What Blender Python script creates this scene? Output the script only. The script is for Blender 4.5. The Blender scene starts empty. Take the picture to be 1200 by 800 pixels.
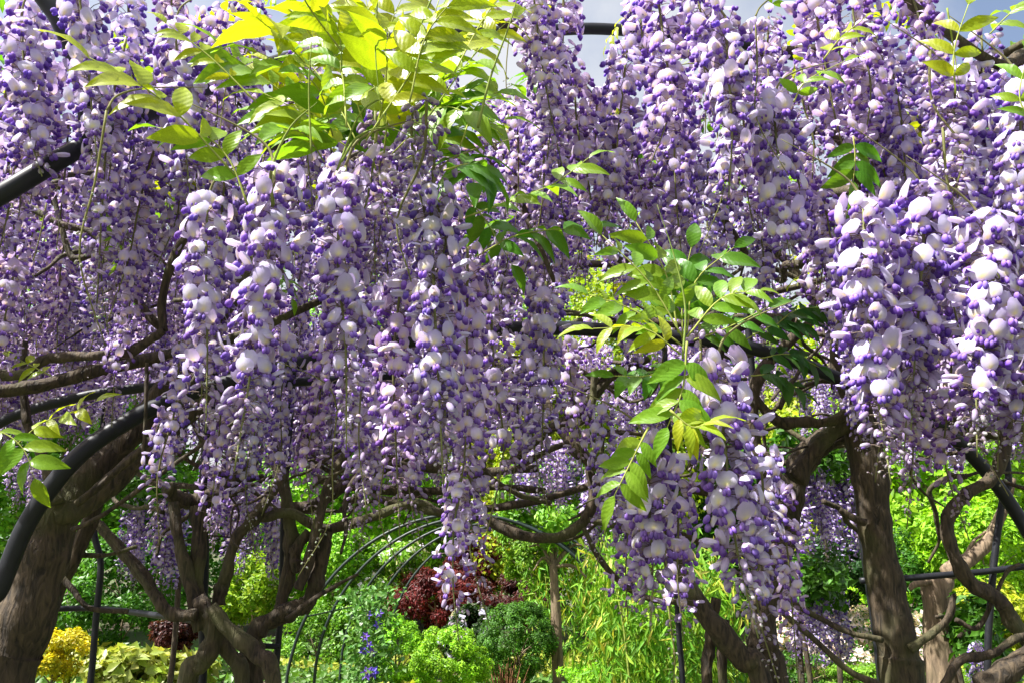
import bpy, math, random
import numpy as np
from mathutils import Vector, Matrix, Euler
R = math.radians
S = bpy.context.scene
C = S.collection

# ------------------------------------------------------------------ camera
CAM = Vector((0, 0, 1.6)); LENS = 28.0; FPX = LENS / 36 * 1200
HORIZON = 645.0
PITCH = math.atan((HORIZON - 400) / FPX)
cd = bpy.data.cameras.new('camera'); cam = bpy.data.objects.new('camera', cd); C.objects.link(cam)
cd.lens = LENS; cd.sensor_width = 36; cd.clip_start = 0.05; cd.clip_end = 2000
cam.location = CAM; cam.rotation_euler = (R(90) + PITCH, 0, 0)
S.camera = cam
# ------------------------------------------------------------------ sky and sun
SUN_EL, SUN_AZ = R(56), R(-112)          # azimuth clockwise from +Y (the view direction)
w = bpy.data.worlds.new('World'); S.world = w; w.use_nodes = True
nt = w.node_tree; nt.nodes.clear()
sky = nt.nodes.new('ShaderNodeTexSky'); sky.sky_type = 'NISHITA'; sky.sun_disc = False
sky.sun_elevation = SUN_EL; sky.sun_rotation = SUN_AZ; sky.air_density = 1.0; sky.dust_density = 6.0; sky.ozone_density = 0.4
bg = nt.nodes.new('ShaderNodeBackground'); bg.inputs[1].default_value = 0.10
wo = nt.nodes.new('ShaderNodeOutputWorld')
tcw = nt.nodes.new('ShaderNodeTexCoord'); cn = nt.nodes.new('ShaderNodeTexNoise'); cn.inputs['Scale'].default_value = 2.6; cn.inputs['Detail'].default_value = 7; cn.inputs['Roughness'].default_value = .55
cr_ = nt.nodes.new('ShaderNodeMapRange'); cr_.inputs[1].default_value = .36; cr_.inputs[2].default_value = .60; cr_.inputs[4].default_value = .85
cm = nt.nodes.new('ShaderNodeMix'); cm.data_type = 'RGBA'; cm.inputs[7].default_value = (3.7, 3.75, 3.85, 1)      # thin bright cloud all over the sky
nt.links.new(tcw.outputs['Generated'], cn.inputs['Vector']); nt.links.new(cn.outputs[0], cr_.inputs[0]); nt.links.new(cr_.outputs[0], cm.inputs[0])
nt.links.new(sky.outputs[0], cm.inputs[6]); nt.links.new(cm.outputs[2], bg.inputs[0]); nt.links.new(bg.outputs[0], wo.inputs[0])
sd = bpy.data.lights.new('sun', 'SUN'); sd.energy = 5.0; sd.angle = R(0.53); sd.color = (1, .965, .915)
sun = bpy.data.objects.new('sun', sd); C.objects.link(sun)
to_sun = Vector((math.sin(SUN_AZ) * math.cos(SUN_EL), math.cos(SUN_AZ) * math.cos(SUN_EL), math.sin(SUN_EL)))
sun.rotation_euler = to_sun.to_track_quat('Z', 'Y').to_euler(); sun.location = to_sun * 30
vs = S.view_settings; vs.view_transform = 'Standard'; vs.look = 'None'; vs.gamma = 1; vs.use_curve_mapping = False
vs.exposure = 1.34
cy = S.cycles
cy.max_bounces = 6; cy.diffuse_bounces = 3; cy.glossy_bounces = 2; cy.transmission_bounces = 4; cy.transparent_max_bounces = 4
cy.use_denoising = True; cy.sample_clamp_indirect = 8

# ------------------------------------------------------------------ helpers
def P(x, y, d):
    """photo pixel (1200x800) -> point at horizontal distance d in front of the camera"""
    a, b = (x - 600) / FPX, (400 - y) / FPX
    f = Vector((0, math.cos(PITCH), math.sin(PITCH))); u = Vector((0, -math.sin(PITCH), math.cos(PITCH)))
    r = f + Vector((a, 0, 0)) + u * b
    return CAM + r * (d / r.y)
def pix(p):
    q = Vector(p) - CAM
    z = q.y * math.cos(PITCH) + q.z * math.sin(PITCH); v = -q.y * math.sin(PITCH) + q.z * math.cos(PITCH)
    return 600 + FPX * q.x / z, 400 - FPX * v / z
def pxm(n, d): return n * d / FPX       # n photo pixels in metres at distance d

class MB:
    def __init__(s): s.v = []; s.f = []; s.c = []; s.n = 0
    def add(s, v, f, c):
        v = np.asarray(v, float); k = len(v)
        c = np.asarray(c, float)
        if c.ndim == 1: c = np.tile(c, (k, 1))
        s.v.append(v); s.f.extend([tuple(i + s.n for i in q) for q in f]); s.c.append(c[:, :3]); s.n += k
    def mesh(s, name, mat, smooth=True):
        v = np.concatenate(s.v); c = np.concatenate(s.c)
        return raw_mesh(name, v, s.f, c, mat, smooth)
def raw_mesh(name, v, f, c, mat, smooth=True):
    me = bpy.data.meshes.new(name)
    if isinstance(f, np.ndarray):
        k = f.shape[1]
        me.vertices.add(len(v)); me.vertices.foreach_set('co', np.asarray(v, np.float32).ravel())
        me.loops.add(f.size); me.loops.foreach_set('vertex_index', f.astype(np.int32).ravel())
        me.polygons.add(len(f)); me.polygons.foreach_set('loop_start', np.arange(0, f.size, k, dtype=np.int32))
        me.polygons.foreach_set('loop_total', np.full(len(f), k, dtype=np.int32))
        me.update(calc_edges=True)
    else:
        me.from_pydata(np.asarray(v).tolist(), [], f)
    if c is not None:
        at = me.color_attributes.new('Col', 'FLOAT_COLOR', 'POINT')
        cc = np.ones((len(v), 4), np.float32); cc[:, :3] = c
        at.data.foreach_set('color', cc.ravel())
    if smooth: me.polygons.foreach_set('use_smooth', np.ones(len(me.polygons), bool))
    me.materials.append(mat); me.update()
    return me
def empty(name, loc, label, cat, group=None):
    o = bpy.data.objects.new(name, None); C.objects.link(o); o.location = loc; o.empty_display_size = .1
    tag(o, label, cat, group); return o
def tag(o, label=None, cat=None, group=None, kind=None):
    if label: o['label'] = label
    if cat: o['category'] = cat
    if group: o['group'] = group
    if kind: o['kind'] = kind
    return o
def obj(name, me, parent=None, loc=(0, 0, 0), rot=None, sc=1.0):
    """loc is a world position for children of (unrotated) empties"""
    o = bpy.data.objects.new(name, me); C.objects.link(o)
    loc = Vector(loc)
    if parent is not None:
        o.parent = parent; loc = loc - parent.location
    o.location = loc
    if rot is not None: o.rotation_euler = rot
    o.scale = (sc, sc, sc) if not hasattr(sc, '__len__') else sc
    return o
def smooth_path(pts, per=6):
    pts = [np.array(p, float) for p in pts]
    if len(pts) == 2: return np.array([pts[0] + (pts[1] - pts[0]) * t for t in np.linspace(0, 1, per + 1)])
    out = []
    ext = [2 * pts[0] - pts[1]] + pts + [2 * pts[-1] - pts[-2]]
    for i in range(1, len(ext) - 2):
        a, b, c, d = ext[i - 1:i + 3]
        for t in np.linspace(0, 1, per, endpoint=False):
            out.append(.5 * ((2 * b) + (c - a) * t + (2 * a - 5 * b + 4 * c - d) * t * t + (3 * b - a - 3 * c + d) * t ** 3))
    out.append(pts[-1]); return np.array(out)
def tube(mb, pts, radii, seg=8, col=(.5, .5, .5), per=6, gnarl=0.0, seed=0, cap=True):
    path = smooth_path(pts, per); n = len(path)
    rr = np.interp(np.linspace(0, 1, n), np.linspace(0, 1, len(radii)), radii)
    rng = np.random.default_rng(seed)
    T = np.gradient(path, axis=0); T /= np.linalg.norm(T, axis=1)[:, None] + 1e-9
    ref = np.array([0, 0, 1.]) if abs(T[0, 2]) < .9 else np.array([1., 0, 0])
    N = np.cross(T[0], ref); N /= np.linalg.norm(N)
    vs_ = []; ph = rng.uniform(0, 6.28, 4)
    for i in range(n):
        N = N - T[i] * N.dot(T[i]); N /= np.linalg.norm(N) + 1e-9
        B = np.cross(T[i], N)
        a = np.linspace(0, 2 * math.pi, seg, endpoint=False)
        r = np.full(seg, rr[i])
        if gnarl:
            s_ = i * .55
            r *= 1 + gnarl * (.5 * np.sin(2 * a + ph[0] + s_ * .5) + .45 * np.sin(3 * a + ph[1] - s_ * .6) + .5 * math.sin(s_ * 1.3 + ph[2]) + .35 * np.sin(a + s_ * 2.1 + ph[3])) + rng.normal(0, gnarl * .22, seg)
        vs_.append(path[i] + np.outer(np.cos(a) * r, N) + np.outer(np.sin(a) * r, B))
    v = np.concatenate(vs_); f = []
    for i in range(n - 1):
        for j in range(seg):
            k = (j + 1) % seg
            f.append((i * seg + j, i * seg + k, (i + 1) * seg + k, (i + 1) * seg + j))
    if cap: f.append(tuple(range(seg - 1, -1, -1))); f.append(tuple((n - 1) * seg + j for j in range(seg)))
    mb.add(v, f, col)

# ------------------------------------------------------------------ materials
def newmat(name):
    m = bpy.data.materials.new(name); m.use_nodes = True; t = m.node_tree; t.nodes.clear()
    out = t.nodes.new('ShaderNodeOutputMaterial'); return m, t, out
def N_(t, kind, **kw):
    n = t.nodes.new(kind)
    for k, v in kw.items(): setattr(n, k, v)
    return n
def leafy(name, trans=.45, gloss=.06, rough=.4, tint_t=(1, 1, 1), vary=.12, hue=.015, veins=False):
    """thin petal or leaf: vertex colour x object colour, diffuse + translucent, light gloss"""
    m, t, out = newmat(name); L = t.links.new
    at = N_(t, 'ShaderNodeAttribute', attribute_name='Col')
    oi = N_(t, 'ShaderNodeObjectInfo')
    mul = N_(t, 'ShaderNodeMix', data_type='RGBA', blend_type='MULTIPLY'); mul.inputs[0].default_value = 1
    L(at.outputs['Color'], mul.inputs[6]); L(oi.outputs['Color'], mul.inputs[7])
    hsv = N_(t, 'ShaderNodeHueSaturation')
    mr = N_(t, 'ShaderNodeMapRange'); mr.inputs[3].default_value = .5 - hue; mr.inputs[4].default_value = .5 + hue
    L(oi.outputs['Random'], mr.inputs[0]); L(mr.outputs[0], hsv.inputs['Hue'])
    tc = N_(t, 'ShaderNodeTexCoord'); nz = N_(t, 'ShaderNodeTexNoise'); nz.inputs['Scale'].default_value = 55; nz.inputs['Detail'].default_value = 2
    L(tc.outputs['Object'], nz.inputs['Vector'])
    mv = N_(t, 'ShaderNodeMapRange'); mv.inputs[1].default_value = .3; mv.inputs[2].default_value = .7
    mv.inputs[3].default_value = 1 - vary; mv.inputs[4].default_value = 1 + vary
    L(nz.outputs[0], mv.inputs[0]); L(mv.outputs[0], hsv.inputs['Value'])
    L(mul.outputs[2], hsv.inputs['Color'])
    df = N_(t, 'ShaderNodeBsdfDiffuse'); tr = N_(t, 'ShaderNodeBsdfTranslucent'); gl = N_(t, 'ShaderNodeBsdfGlossy')
    gl.inputs['Roughness'].default_value = rough
    tm = N_(t, 'ShaderNodeMix', data_type='RGBA', blend_type='MULTIPLY'); tm.inputs[0].default_value = 1
    tm.inputs[7].default_value = (*tint_t, 1)
    L(hsv.outputs[0], tm.inputs[6]); L(hsv.outputs[0], df.inputs['Color']); L(tm.outputs[2], tr.inputs['Color'])
    m1 = N_(t, 'ShaderNodeMixShader'); m1.inputs[0].default_value = trans
    L(df.outputs[0], m1.inputs[1]); L(tr.outputs[0], m1.inputs[2])
    m2 = N_(t, 'ShaderNodeMixShader'); L(m1.outputs[0], m2.inputs[1]); L(gl.outputs[0], m2.inputs[2])
    fr = N_(t, 'ShaderNodeFresnel'); fr.inputs['IOR'].default_value = 1.35
    fm = N_(t, 'ShaderNodeMath', operation='MULTIPLY_ADD'); fm.inputs[1].default_value = gloss * 2.2; fm.inputs[2].default_value = gloss * .12
    L(fr.outputs[0], fm.inputs[0])
    if gloss > 0: L(fm.outputs[0], m2.inputs[0])
    else: m2.inputs[0].default_value = 0
    if veins:
        wv = N_(t, 'ShaderNodeTexWave', wave_type='BANDS', bands_direction='DIAGONAL'); wv.inputs['Scale'].default_value = 5; wv.inputs['Distortion'].default_value = 1.0
        L(tc.outputs['Object'], wv.inputs['Vector'])
        bp = N_(t, 'ShaderNodeBump'); bp.inputs['Strength'].default_value = .12; bp.inputs['Distance'].default_value = .003
        L(wv.outputs['Fac'], bp.inputs['Height'])
        for q in (df, tr, gl): L(bp.outputs[0], q.inputs['Normal'])
    L(m2.outputs[0], out.inputs[0]); return m
PETAL = leafy('petal', trans=.36, gloss=.03, rough=.55, tint_t=(1.04, .90, .95), vary=.10, hue=.012)
LEAF = leafy('wisteria_leaf', trans=.55, gloss=.03, rough=.42, tint_t=(1.35, 1.25, .35), vary=.14, hue=.018, veins=True)
FOL = leafy('garden_foliage', trans=.42, gloss=.03, rough=.45, tint_t=(1.15, 1.15, .5), vary=.12, hue=.012)
STALK = leafy('green_stalk', trans=.0, gloss=.03, rough=.5, vary=.2, hue=.01)
def bark(name, c1, c2, scale=30, moss=.25):
    m, t, out = newmat(name); L = t.links.new
    tc = N_(t, 'ShaderNodeTexCoord'); b = N_(t, 'ShaderNodeBsdfPrincipled'); b.inputs['Roughness'].default_value = .85
    n1 = N_(t, 'ShaderNodeTexNoise'); n1.inputs['Scale'].default_value = scale; n1.inputs['Detail'].default_value = 8; n1.inputs['Distortion'].default_value = 1.2
    n2 = N_(t, 'ShaderNodeTexNoise'); n2.inputs['Scale'].default_value = 5; n2.inputs['Detail'].default_value = 4
    mp = N_(t, 'ShaderNodeMapping'); mp.inputs['Scale'].default_value = (1, 1, .22)
    L(tc.outputs['Object'], mp.inputs[0]); L(mp.outputs[0], n1.inputs['Vector']); L(tc.outputs['Object'], n2.inputs['Vector'])
    cr = N_(t, 'ShaderNodeValToRGB'); cr.color_ramp.elements[0].position = .32; cr.color_ramp.elements[1].position = .68
    cr.color_ramp.elements[0].color = (*c1, 1); cr.color_ramp.elements[1].color = (*c2, 1); L(n1.outputs[0], cr.inputs[0])
    mx = N_(t, 'ShaderNodeMix', data_type='RGBA'); mx.inputs[7].default_value = (.10, .105, .035, 1)
    r2 = N_(t, 'ShaderNodeMapRange'); r2.inputs[1].default_value = .5; r2.inputs[2].default_value = .7; r2.inputs[4].default_value = moss * 2
    L(n2.outputs[0], r2.inputs[0]); L(r2.outputs[0], mx.inputs[0]); L(cr.outputs[0], mx.inputs[6]); L(mx.outputs[2], b.inputs['Base Color'])
    bp = N_(t, 'ShaderNodeBump'); bp.inputs['Strength'].default_value = .9; bp.inputs['Distance'].default_value = .012
    L(n1.outputs[0], bp.inputs['Height']); L(bp.outputs[0], b.inputs['Normal']); L(b.outputs[0], out.inputs[0]); return m
BARK = bark('vine_bark', (.016, .012, .008), (.095, .068, .040), 60, .35)
BARK2 = bark('tree_bark', (.09, .065, .04), (.30, .22, .14), 26, .15)
def paint(name, col, rough=.45):
    m, t, out = newmat(name); L = t.links.new
    b = N_(t, 'ShaderNodeBsdfPrincipled'); tc = N_(t, 'ShaderNodeTexCoord'); n = N_(t, 'ShaderNodeTexNoise'); n.inputs['Scale'].default_value = 40; n.inputs['Detail'].default_value = 5
    L(tc.outputs['Object'], n.inputs['Vector'])
    cr = N_(t, 'ShaderNodeValToRGB'); cr.color_ramp.elements[0].color = (*[q * .7 for q in col], 1); cr.color_ramp.elements[1].color = (*[q * 1.6 for q in col], 1)
    L(n.outputs[0], cr.inputs[0]); L(cr.outputs[0], b.inputs['Base Color'])
    mr = N_(t, 'ShaderNodeMapRange'); mr.inputs[3].default_value = rough - .12; mr.inputs[4].default_value = rough + .2
    L(n.outputs[0], mr.inputs[0]); L(mr.outputs[0], b.inputs['Roughness']); b.inputs['Specular IOR Level'].default_value = .28; L(b.outputs[0], out.inputs[0]); return m
PIPE = paint('black_painted_steel', (.013, .014, .018), .42)
PIPE_G = paint('dark_green_painted_steel', (.018, .028, .026), .4)
def ground_mat():
    m, t, out = newmat('garden_ground'); L = t.links.new
    b = N_(t, 'ShaderNodeBsdfPrincipled'); b.inputs['Roughness'].default_value = .95
    tc = N_(t, 'ShaderNodeTexCoord')
    n1 = N_(t, 'ShaderNodeTexNoise'); n1.inputs['Scale'].default_value = .6; n1.inputs['Detail'].default_value = 6
    n2 = N_(t, 'ShaderNodeTexNoise'); n2.inputs['Scale'].default_value = 25; n2.inputs['Detail'].default_value = 8
    L(tc.outputs['Object'], n1.inputs['Vector']); L(tc.outputs['Object'], n2.inputs['Vector'])
    c1 = N_(t, 'ShaderNodeValToRGB'); c1.color_ramp.elements[0].color = (.03, .06, .015, 1); c1.color_ramp.elements[1].color = (.09, .15, .03, 1)
    c2 = N_(t, 'ShaderNodeValToRGB'); c2.color_ramp.elements[0].color = (.03, .022, .014, 1); c2.color_ramp.elements[1].color = (.11, .085, .055, 1)
    L(n2.outputs[0], c1.inputs[0]); L(n2.outputs[0], c2.inputs[0])
    mr = N_(t, 'ShaderNodeMapRange'); mr.inputs[1].default_value = .42; mr.inputs[2].default_value = .55; L(n1.outputs[0], mr.inputs[0])
    mx = N_(t, 'ShaderNodeMix', data_type='RGBA'); L(mr.outputs[0], mx.inputs[0]); L(c1.outputs[0], mx.inputs[6]); L(c2.outputs[0], mx.inputs[7])
    L(mx.outputs[2], b.inputs['Base Color'])
    bp = N_(t, 'ShaderNodeBump'); bp.inputs['Strength'].default_value = .7; bp.inputs['Distance'].default_value = .04
    L(n2.outputs[0], bp.inputs['Height']); L(bp.outputs[0], b.inputs['Normal']); L(b.outputs[0], out.inputs[0]); return m

# ------------------------------------------------------------------ ground
def make_ground():
    n = 90; xs = np.sign(np.linspace(-1, 1, n)) * np.abs(np.linspace(-1, 1, n)) ** 3 * 600
    X, Y = np.meshgrid(xs, xs + 8); Z = .05 * np.sin(X * .9) * np.cos(Y * .7) * np.exp(-((X / 60) ** 2 + (Y / 60) ** 2)) - .03
    v = np.stack([X, Y, Z], -1).reshape(-1, 3)
    i = np.arange(n * n).reshape(n, n)
    f = np.stack([i[:-1, :-1], i[:-1, 1:], i[1:, 1:], i[1:, :-1]], -1).reshape(-1, 4)
    tag(obj('ground', raw_mesh('ground', v, f, None, ground_mat())), kind='structure')
make_ground()

# ------------------------------------------------------------------ garden foliage
def leaf_cloud(pos, nrm, size, cols, rng, aspect=.5, fold=.25, hang=0.0):
    """pos (n,3), nrm (n,3) rough facing; each leaf is a folded pointed blade of two triangles pairs"""
    n = len(pos)
    nrm = nrm + rng.normal(0, .55, (n, 3)); nrm /= np.linalg.norm(nrm, axis=1)[:, None]
    d = rng.normal(0, 1, (n, 3)); d[:, 2] -= hang
    d -= nrm * np.sum(d * nrm, 1)[:, None]; d /= np.linalg.norm(d, axis=1)[:, None]
    s = np.cross(nrm, d); L_ = (size * rng.uniform(.6, 1.3, n))[:, None]
    W = L_ * aspect * .5
    a = pos; b = pos + d * L_ * .45 + s * W + nrm * W * fold; c = pos + d * L_ - nrm * L_ * .12; e = pos + d * L_ * .45 - s * W + nrm * W * fold
    v = np.stack([a, b, c, e], 1).reshape(-1, 3)
    k = np.arange(n) * 4
    f = np.concatenate([np.stack([k, k + 1, k + 2], 1), np.stack([k, k + 2, k + 3], 1)])
    return v, f, np.repeat(cols, 4, 0)
def jitter_cols(base, n, rng, v=.3, h=.12):
    b = np.array(base)[None] * rng.uniform(1 - v, 1 + v, (n, 1))
    return np.clip(b * rng.uniform(1 - h, 1 + h, (n, 3)), 0, 1)
def crown_mesh(name, rad, n, size, cols, seed, clumps=40, shell=.55, clump_r=.28, aspect=.5, hang=0., dome=False, extra=None):
    """crown centred on the origin with half-axes rad; leaves in clumps, uneven outline, gaps"""
    rng = np.random.default_rng(seed); rad = np.array(rad)
    u = rng.normal(0, 1, (clumps, 3)); u /= np.linalg.norm(u, axis=1)[:, None]
    if dome: u[:, 2] = np.where(u[:, 2] < -.5, -u[:, 2], u[:, 2])
    r = rng.uniform(shell, 1.0, clumps) ** .6
    cen = u * r[:, None]
    cs = rng.uniform(.6, 1.35, clumps) * clump_r
    which = rng.integers(0, clumps, n)
    q = rng.normal(0, 1, (n, 3)); q /= np.linalg.norm(q, axis=1)[:, None]; q *= rng.uniform(.35, 1, n)[:, None] ** .5
    pos = (cen[which] + q * cs[which][:, None]); nr = pos / (np.linalg.norm(pos, axis=1)[:, None] + 1e-6) * .6 + q * .6 + np.array([0, 0, .5])
    tone = rng.uniform(.72, 1.2, clumps)[which][:, None]
    ci = rng.integers(0, len(cols), n); cc = np.array(cols)[ci] * tone * rng.uniform(.75, 1.25, (n, 1)) * rng.uniform(.92, 1.08, (n, 3))
    v, f, c = leaf_cloud(pos * rad, nr, size, np.clip(cc, 0, 1), rng, aspect, hang=hang)
    if extra:
        frac, esize, ecol, easp = extra; m = int(n * frac); idx = rng.integers(0, n, m)
        out = pos[idx] * 1.04
        v2, f2, c2 = leaf_cloud(out * rad, nr[idx], esize, jitter_cols(ecol, m, rng, .2, .06), rng, easp)
        f = np.concatenate([f, f2 + len(v)]); v = np.concatenate([v, v2]); c = np.concatenate([c, c2])
    return raw_mesh(name, v, f, c, FOL, False)
def limbs(mb, base, top, spread, r0, n, seed, col=(.5, .5, .5)):
    rng = np.random.default_rng(seed); base = np.array(base, float); top = np.array(top, float)
    mid = (base + top) / 2 + rng.normal(0, .05, 3) * np.linalg.norm(top - base)
    tube(mb, [base, mid, top], [r0, r0 * .8, r0 * .45], 8, col, 5, .08, seed)
    for i in range(n):
        t = rng.uniform(.45, 1.0); s = base + (top - base) * t
        a = i * 2.4 + rng.uniform(-.4, .4)
        e = s + np.array([math.cos(a) * spread[0], math.sin(a) * spread[1], spread[2] * rng.uniform(.5, 1.1)])
        m = (s + e) / 2 + np.array([0, 0, .12 * spread[2]])
        tube(mb, [s, m, e], [r0 * .42, r0 * .3, r0 * .1], 6, col, 4, .08, seed + i)
GREENS = {'light': [(.16, .36, .03), (.22, .42, .035), (.12, .29, .025)], 'mid': [(.07, .20, .02), (.10, .27, .025), (.055, .16, .02)],
          'dark': [(.03, .085, .02), (.045, .11, .025), (.025, .07, .02)], 'lime': [(.24, .52, .025), (.30, .60, .03), (.17, .40, .025)],
          'yellow': [(.36, .46, .025), (.44, .50, .03), (.27, .39, .025)], 'chartreuse': [(.27, .43, .025), (.34, .47, .03), (.20, .36, .025)], 'gold': [(.62, .50, .02), (.68, .55, .03), (.50, .46, .03)],
          'red': [(.15, .022, .03), (.20, .028, .042), (.10, .018, .022)], 'maroon': [(.085, .022, .022), (.11, .03, .025), (.06, .02, .018)],
          'white': [(.62, .55, .56), (.68, .62, .60), (.55, .46, .50)], 'sage': [(.14, .26, .07), (.18, .30, .08), (.12, .22, .05)]}
def plant(name, label, cat, centre, rad, n, size, tone, seed, group=None, trunk_r=.05, clumps=40, part='foliage', stem='stem', nl=5, mat=BARK2, **kw):
    """a shrub or tree: stem from the ground + leaf crown, centre given in world metres"""
    c = Vector(centre); e = empty(name, (c.x, c.y, 0), label, cat, group)
    cols = GREENS[tone] if isinstance(tone, str) else tone
    obj(part, crown_mesh(name + '_' + part, rad, n, size, cols, seed, clumps, **kw), e, c)
    mb = MB(); limbs(mb, (0, 0, -.05), (0, 0, max(c.z - rad[2] * .25, .2)), (rad[0] * .6, rad[1] * .6, rad[2] * .8), trunk_r, nl, seed)
    obj(stem, mb.mesh(name + '_' + stem, mat), e, (c.x, c.y, 0))
    return e

# tall trees closing the view
TREES = [  # x px of the trunk, distance, height of crown centre, half axes, tone, label
    (40, 15, 3.6, (2.4, 2.2, 3.3), 'light', 'pale green broadleaf tree rising behind the golden shrub'),
    (215, 18, 4.3, (2.8, 2.4, 4.0), 'mid', 'deep green rounded tree standing far behind the forked twin stems'),
    (400, 16, 3.7, (2.2, 2.0, 3.4), 'lime', 'fresh lime green tree standing behind the hooped tunnel, left of the apex'),
    (515, 19.5, 5.0, (3.0, 2.4, 4.8), 'light', 'tall light green tree furthest back over the red maples'),
    (600, 14.2, 2.2, (.75, .75, 1.35), 'yellow', 'small yellow green tree with rounded crown just behind the red maples'),
    (615, 15.5, 3.9, (1.3, 1.2, 1.9), 'yellow', 'yellow green tree with high crown right of the crimson maple top'),
    (700, 17, 4.2, (2.3, 2.1, 4.0), 'yellow', 'tall yellow green tree behind the bamboo leaved thicket'),
    (850, 18.5, 4.2, (2.6, 2.2, 3.9), 'mid', 'mid green tree standing behind the crossed leaning vine trunks'),
    (975, 15, 3.4, (1.3, 1.3, 2.2), 'yellow', 'bright yellow tree seen over the hanging far wisteria curtain'),
    (1090, 12.5, 3.0, (1.7, 1.7, 2.7), 'lime', 'lush lime green tree between the straight trunk and curling vine stem'),
    (1240, 14, 3.6, (2.3, 2.1, 3.3), 'light', 'light green tree behind the black sloping pipe rib'),
    (-160, 15, 3.6, (2.6, 2.3, 3.4), 'mid', 'mid green tree beyond the leaning thick trunk'),
    (1420, 17, 4.0, (2.8, 2.4, 3.8), 'mid', 'mid green tree beyond the low bent grey branch'),
]
for i, (px, d, zc, rad, tone, lab) in enumerate(TREES):
    X = (px - 600) / FPX * d * math.cos(PITCH) * 1.03
    plant('broadleaf_tree', lab, 'tree', (X, d, zc), rad, int(9500 * (rad[0] * rad[2]) ** .5), .13 if rad[0] > 1 else .09, tone, 100 + i,
          'trees closing off the garden', trunk_r=.13 if rad[0] > 1 else .05, clumps=85 if rad[0] > 1 else 40, part='crown', stem='trunk', nl=9, shell=.35, clump_r=.26, aspect=.55)
def hedge():
    rng = np.random.default_rng(5); n = 60000
    x = rng.uniform(-24, 24, n); y = 21 + rng.normal(0, .6, n) + .5 * np.sin(x * 1.3); top = 3.4 + .7 * np.sin(x * .7) + .5 * np.sin(x * 1.9 + 1)
    z = rng.uniform(0, 1, n) ** .8 * top
    lump = np.sin(x * 2.3) * np.sin(z * 2.6) * .5
    v, f, c = leaf_cloud(np.stack([x, y + lump, z], 1), np.tile([0, -.7, .5], (n, 1)), .17, np.array(GREENS['mid'])[rng.integers(0, 3, n)] * rng.uniform(.6, 1.3, (n, 1)), rng, .55)
    o = obj('distant_hedge', raw_mesh('distant_hedge', v, f, c, FOL, False)); tag(o, 'dark green mass of far hedge closing the garden behind the trees', 'hedge', kind='stuff')
hedge()

def at(px, py, d): return P(px, py, d)
# clipped domes, maples and shrubs
def dome(px, py, wpx, hpx, d, tone, seed, label, n=16000, size=.035, name='dome_shrub', cat='shrub', group=None, clumps=90, **kw):
    c = at(px, py, d); r = (pxm(wpx / 2, d) * .93, pxm(wpx / 2, d) * .93, pxm(hpx / 2, d) * .93)
    return plant(name, label, cat, c, r, n, size, tone, seed, group, trunk_r=.025, clumps=clumps, nl=6, shell=.8, clump_r=.2, aspect=.45, **kw)
dome(527, 775, 86, 76, 9.0, 'lime', 1, 'bright lime clipped dome shrub with feathery leaves beside the darker dome', n=22000)
dome(464, 764, 62, 76, 9.8, 'lime', 2, 'smaller lime dome shrub tucked between the clematis and bigger lime dome', n=16000)
dome(606, 752, 84, 88, 9.5, 'mid', 3, 'round mid green small leaved dome shrub on bare brown stalks', n=24000, size=.03)
e = empty('dry_grass_clump', at(592, 800, 9.2) * 1, 'tuft of dry reddish brown stalks under the round green dome', 'grass'); e.location.z = 0
mb = MB(); rng = np.random.default_rng(3)
for i in range(60):
    a = rng.uniform(0, 6.28); r = rng.uniform(0, .18); L_ = rng.uniform(.25, .5)
    tube(mb, [(r * math.cos(a), r * math.sin(a), 0), (r * 1.4 * math.cos(a), r * 1.4 * math.sin(a), L_ * .6), (r * 1.9 * math.cos(a), r * 1.9 * math.sin(a), L_)], [.006, .005, .002], 3, (.26, .13, .07), 2)
obj('stalks', mb.mesh('stalks', STALK), e, e.location)
def maple(px, py, wpx, hpx, d, tone, seed, label):
    c = at(px, py, d)
    plant('red_maple', label, 'maple', c, (pxm(wpx / 2, d), pxm(wpx / 2.6, d), pxm(hpx / 2, d)), 14000, .07, tone, seed, 'low red maples', trunk_r=.05, clumps=45, part='crown', stem='trunk', shell=.4, clump_r=.25, aspect=.3, hang=.6)
maple(512, 700, 112, 66, 12.5, 'red', 11, 'crimson leaved spreading maple beside the pale blossom bush')
maple(602, 700, 105, 58, 13, 'maroon', 12, 'dark maroon maple just above the round green dome')
maple(556, 656, 70, 66, 14.0, 'red', 13, 'upright crimson maple top rising between the two lower maples')
def blossom(px, py, wpx, hpx, d, seed, label, frac=.12, ecol=(.75, .66, .72), tone='dark', size=.08, es=.09, n=9000, name='blossom_bush'):
    c = at(px, py, d)
    plant(name, label, 'bush', c, (pxm(wpx / 2, d), pxm(wpx / 2.6, d), pxm(hpx / 2, d)), n, size, tone, seed, None, trunk_r=.03, clumps=50, shell=.5, clump_r=.25, extra=(frac, es, ecol, .95))
blossom(552, 742, 60, 60, 11.2, 21, 'dark leaved bush with pale lilac white blossoms under the maples', .03, (.66, .62, .78), es=.12)
blossom(440, 668, 110, 70, 13.0, 22, 'light green bush with scattered white blossoms seen through the hoops', .05, (.8, .78, .8), 'light', .08, .10)
blossom(995, 750, 190, 70, 9.5, 23, 'low mound of pinkish white blossom behind the straight trunk', .9, (.80, .68, .70), 'mid', .05, .055, 16000)
blossom(418, 738, 50, 70, 12.4, 24, 'leafy green shrub inside the hooped tunnel beside the clematis', .01, (.8, .8, .8), 'light', .07, .07)
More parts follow.
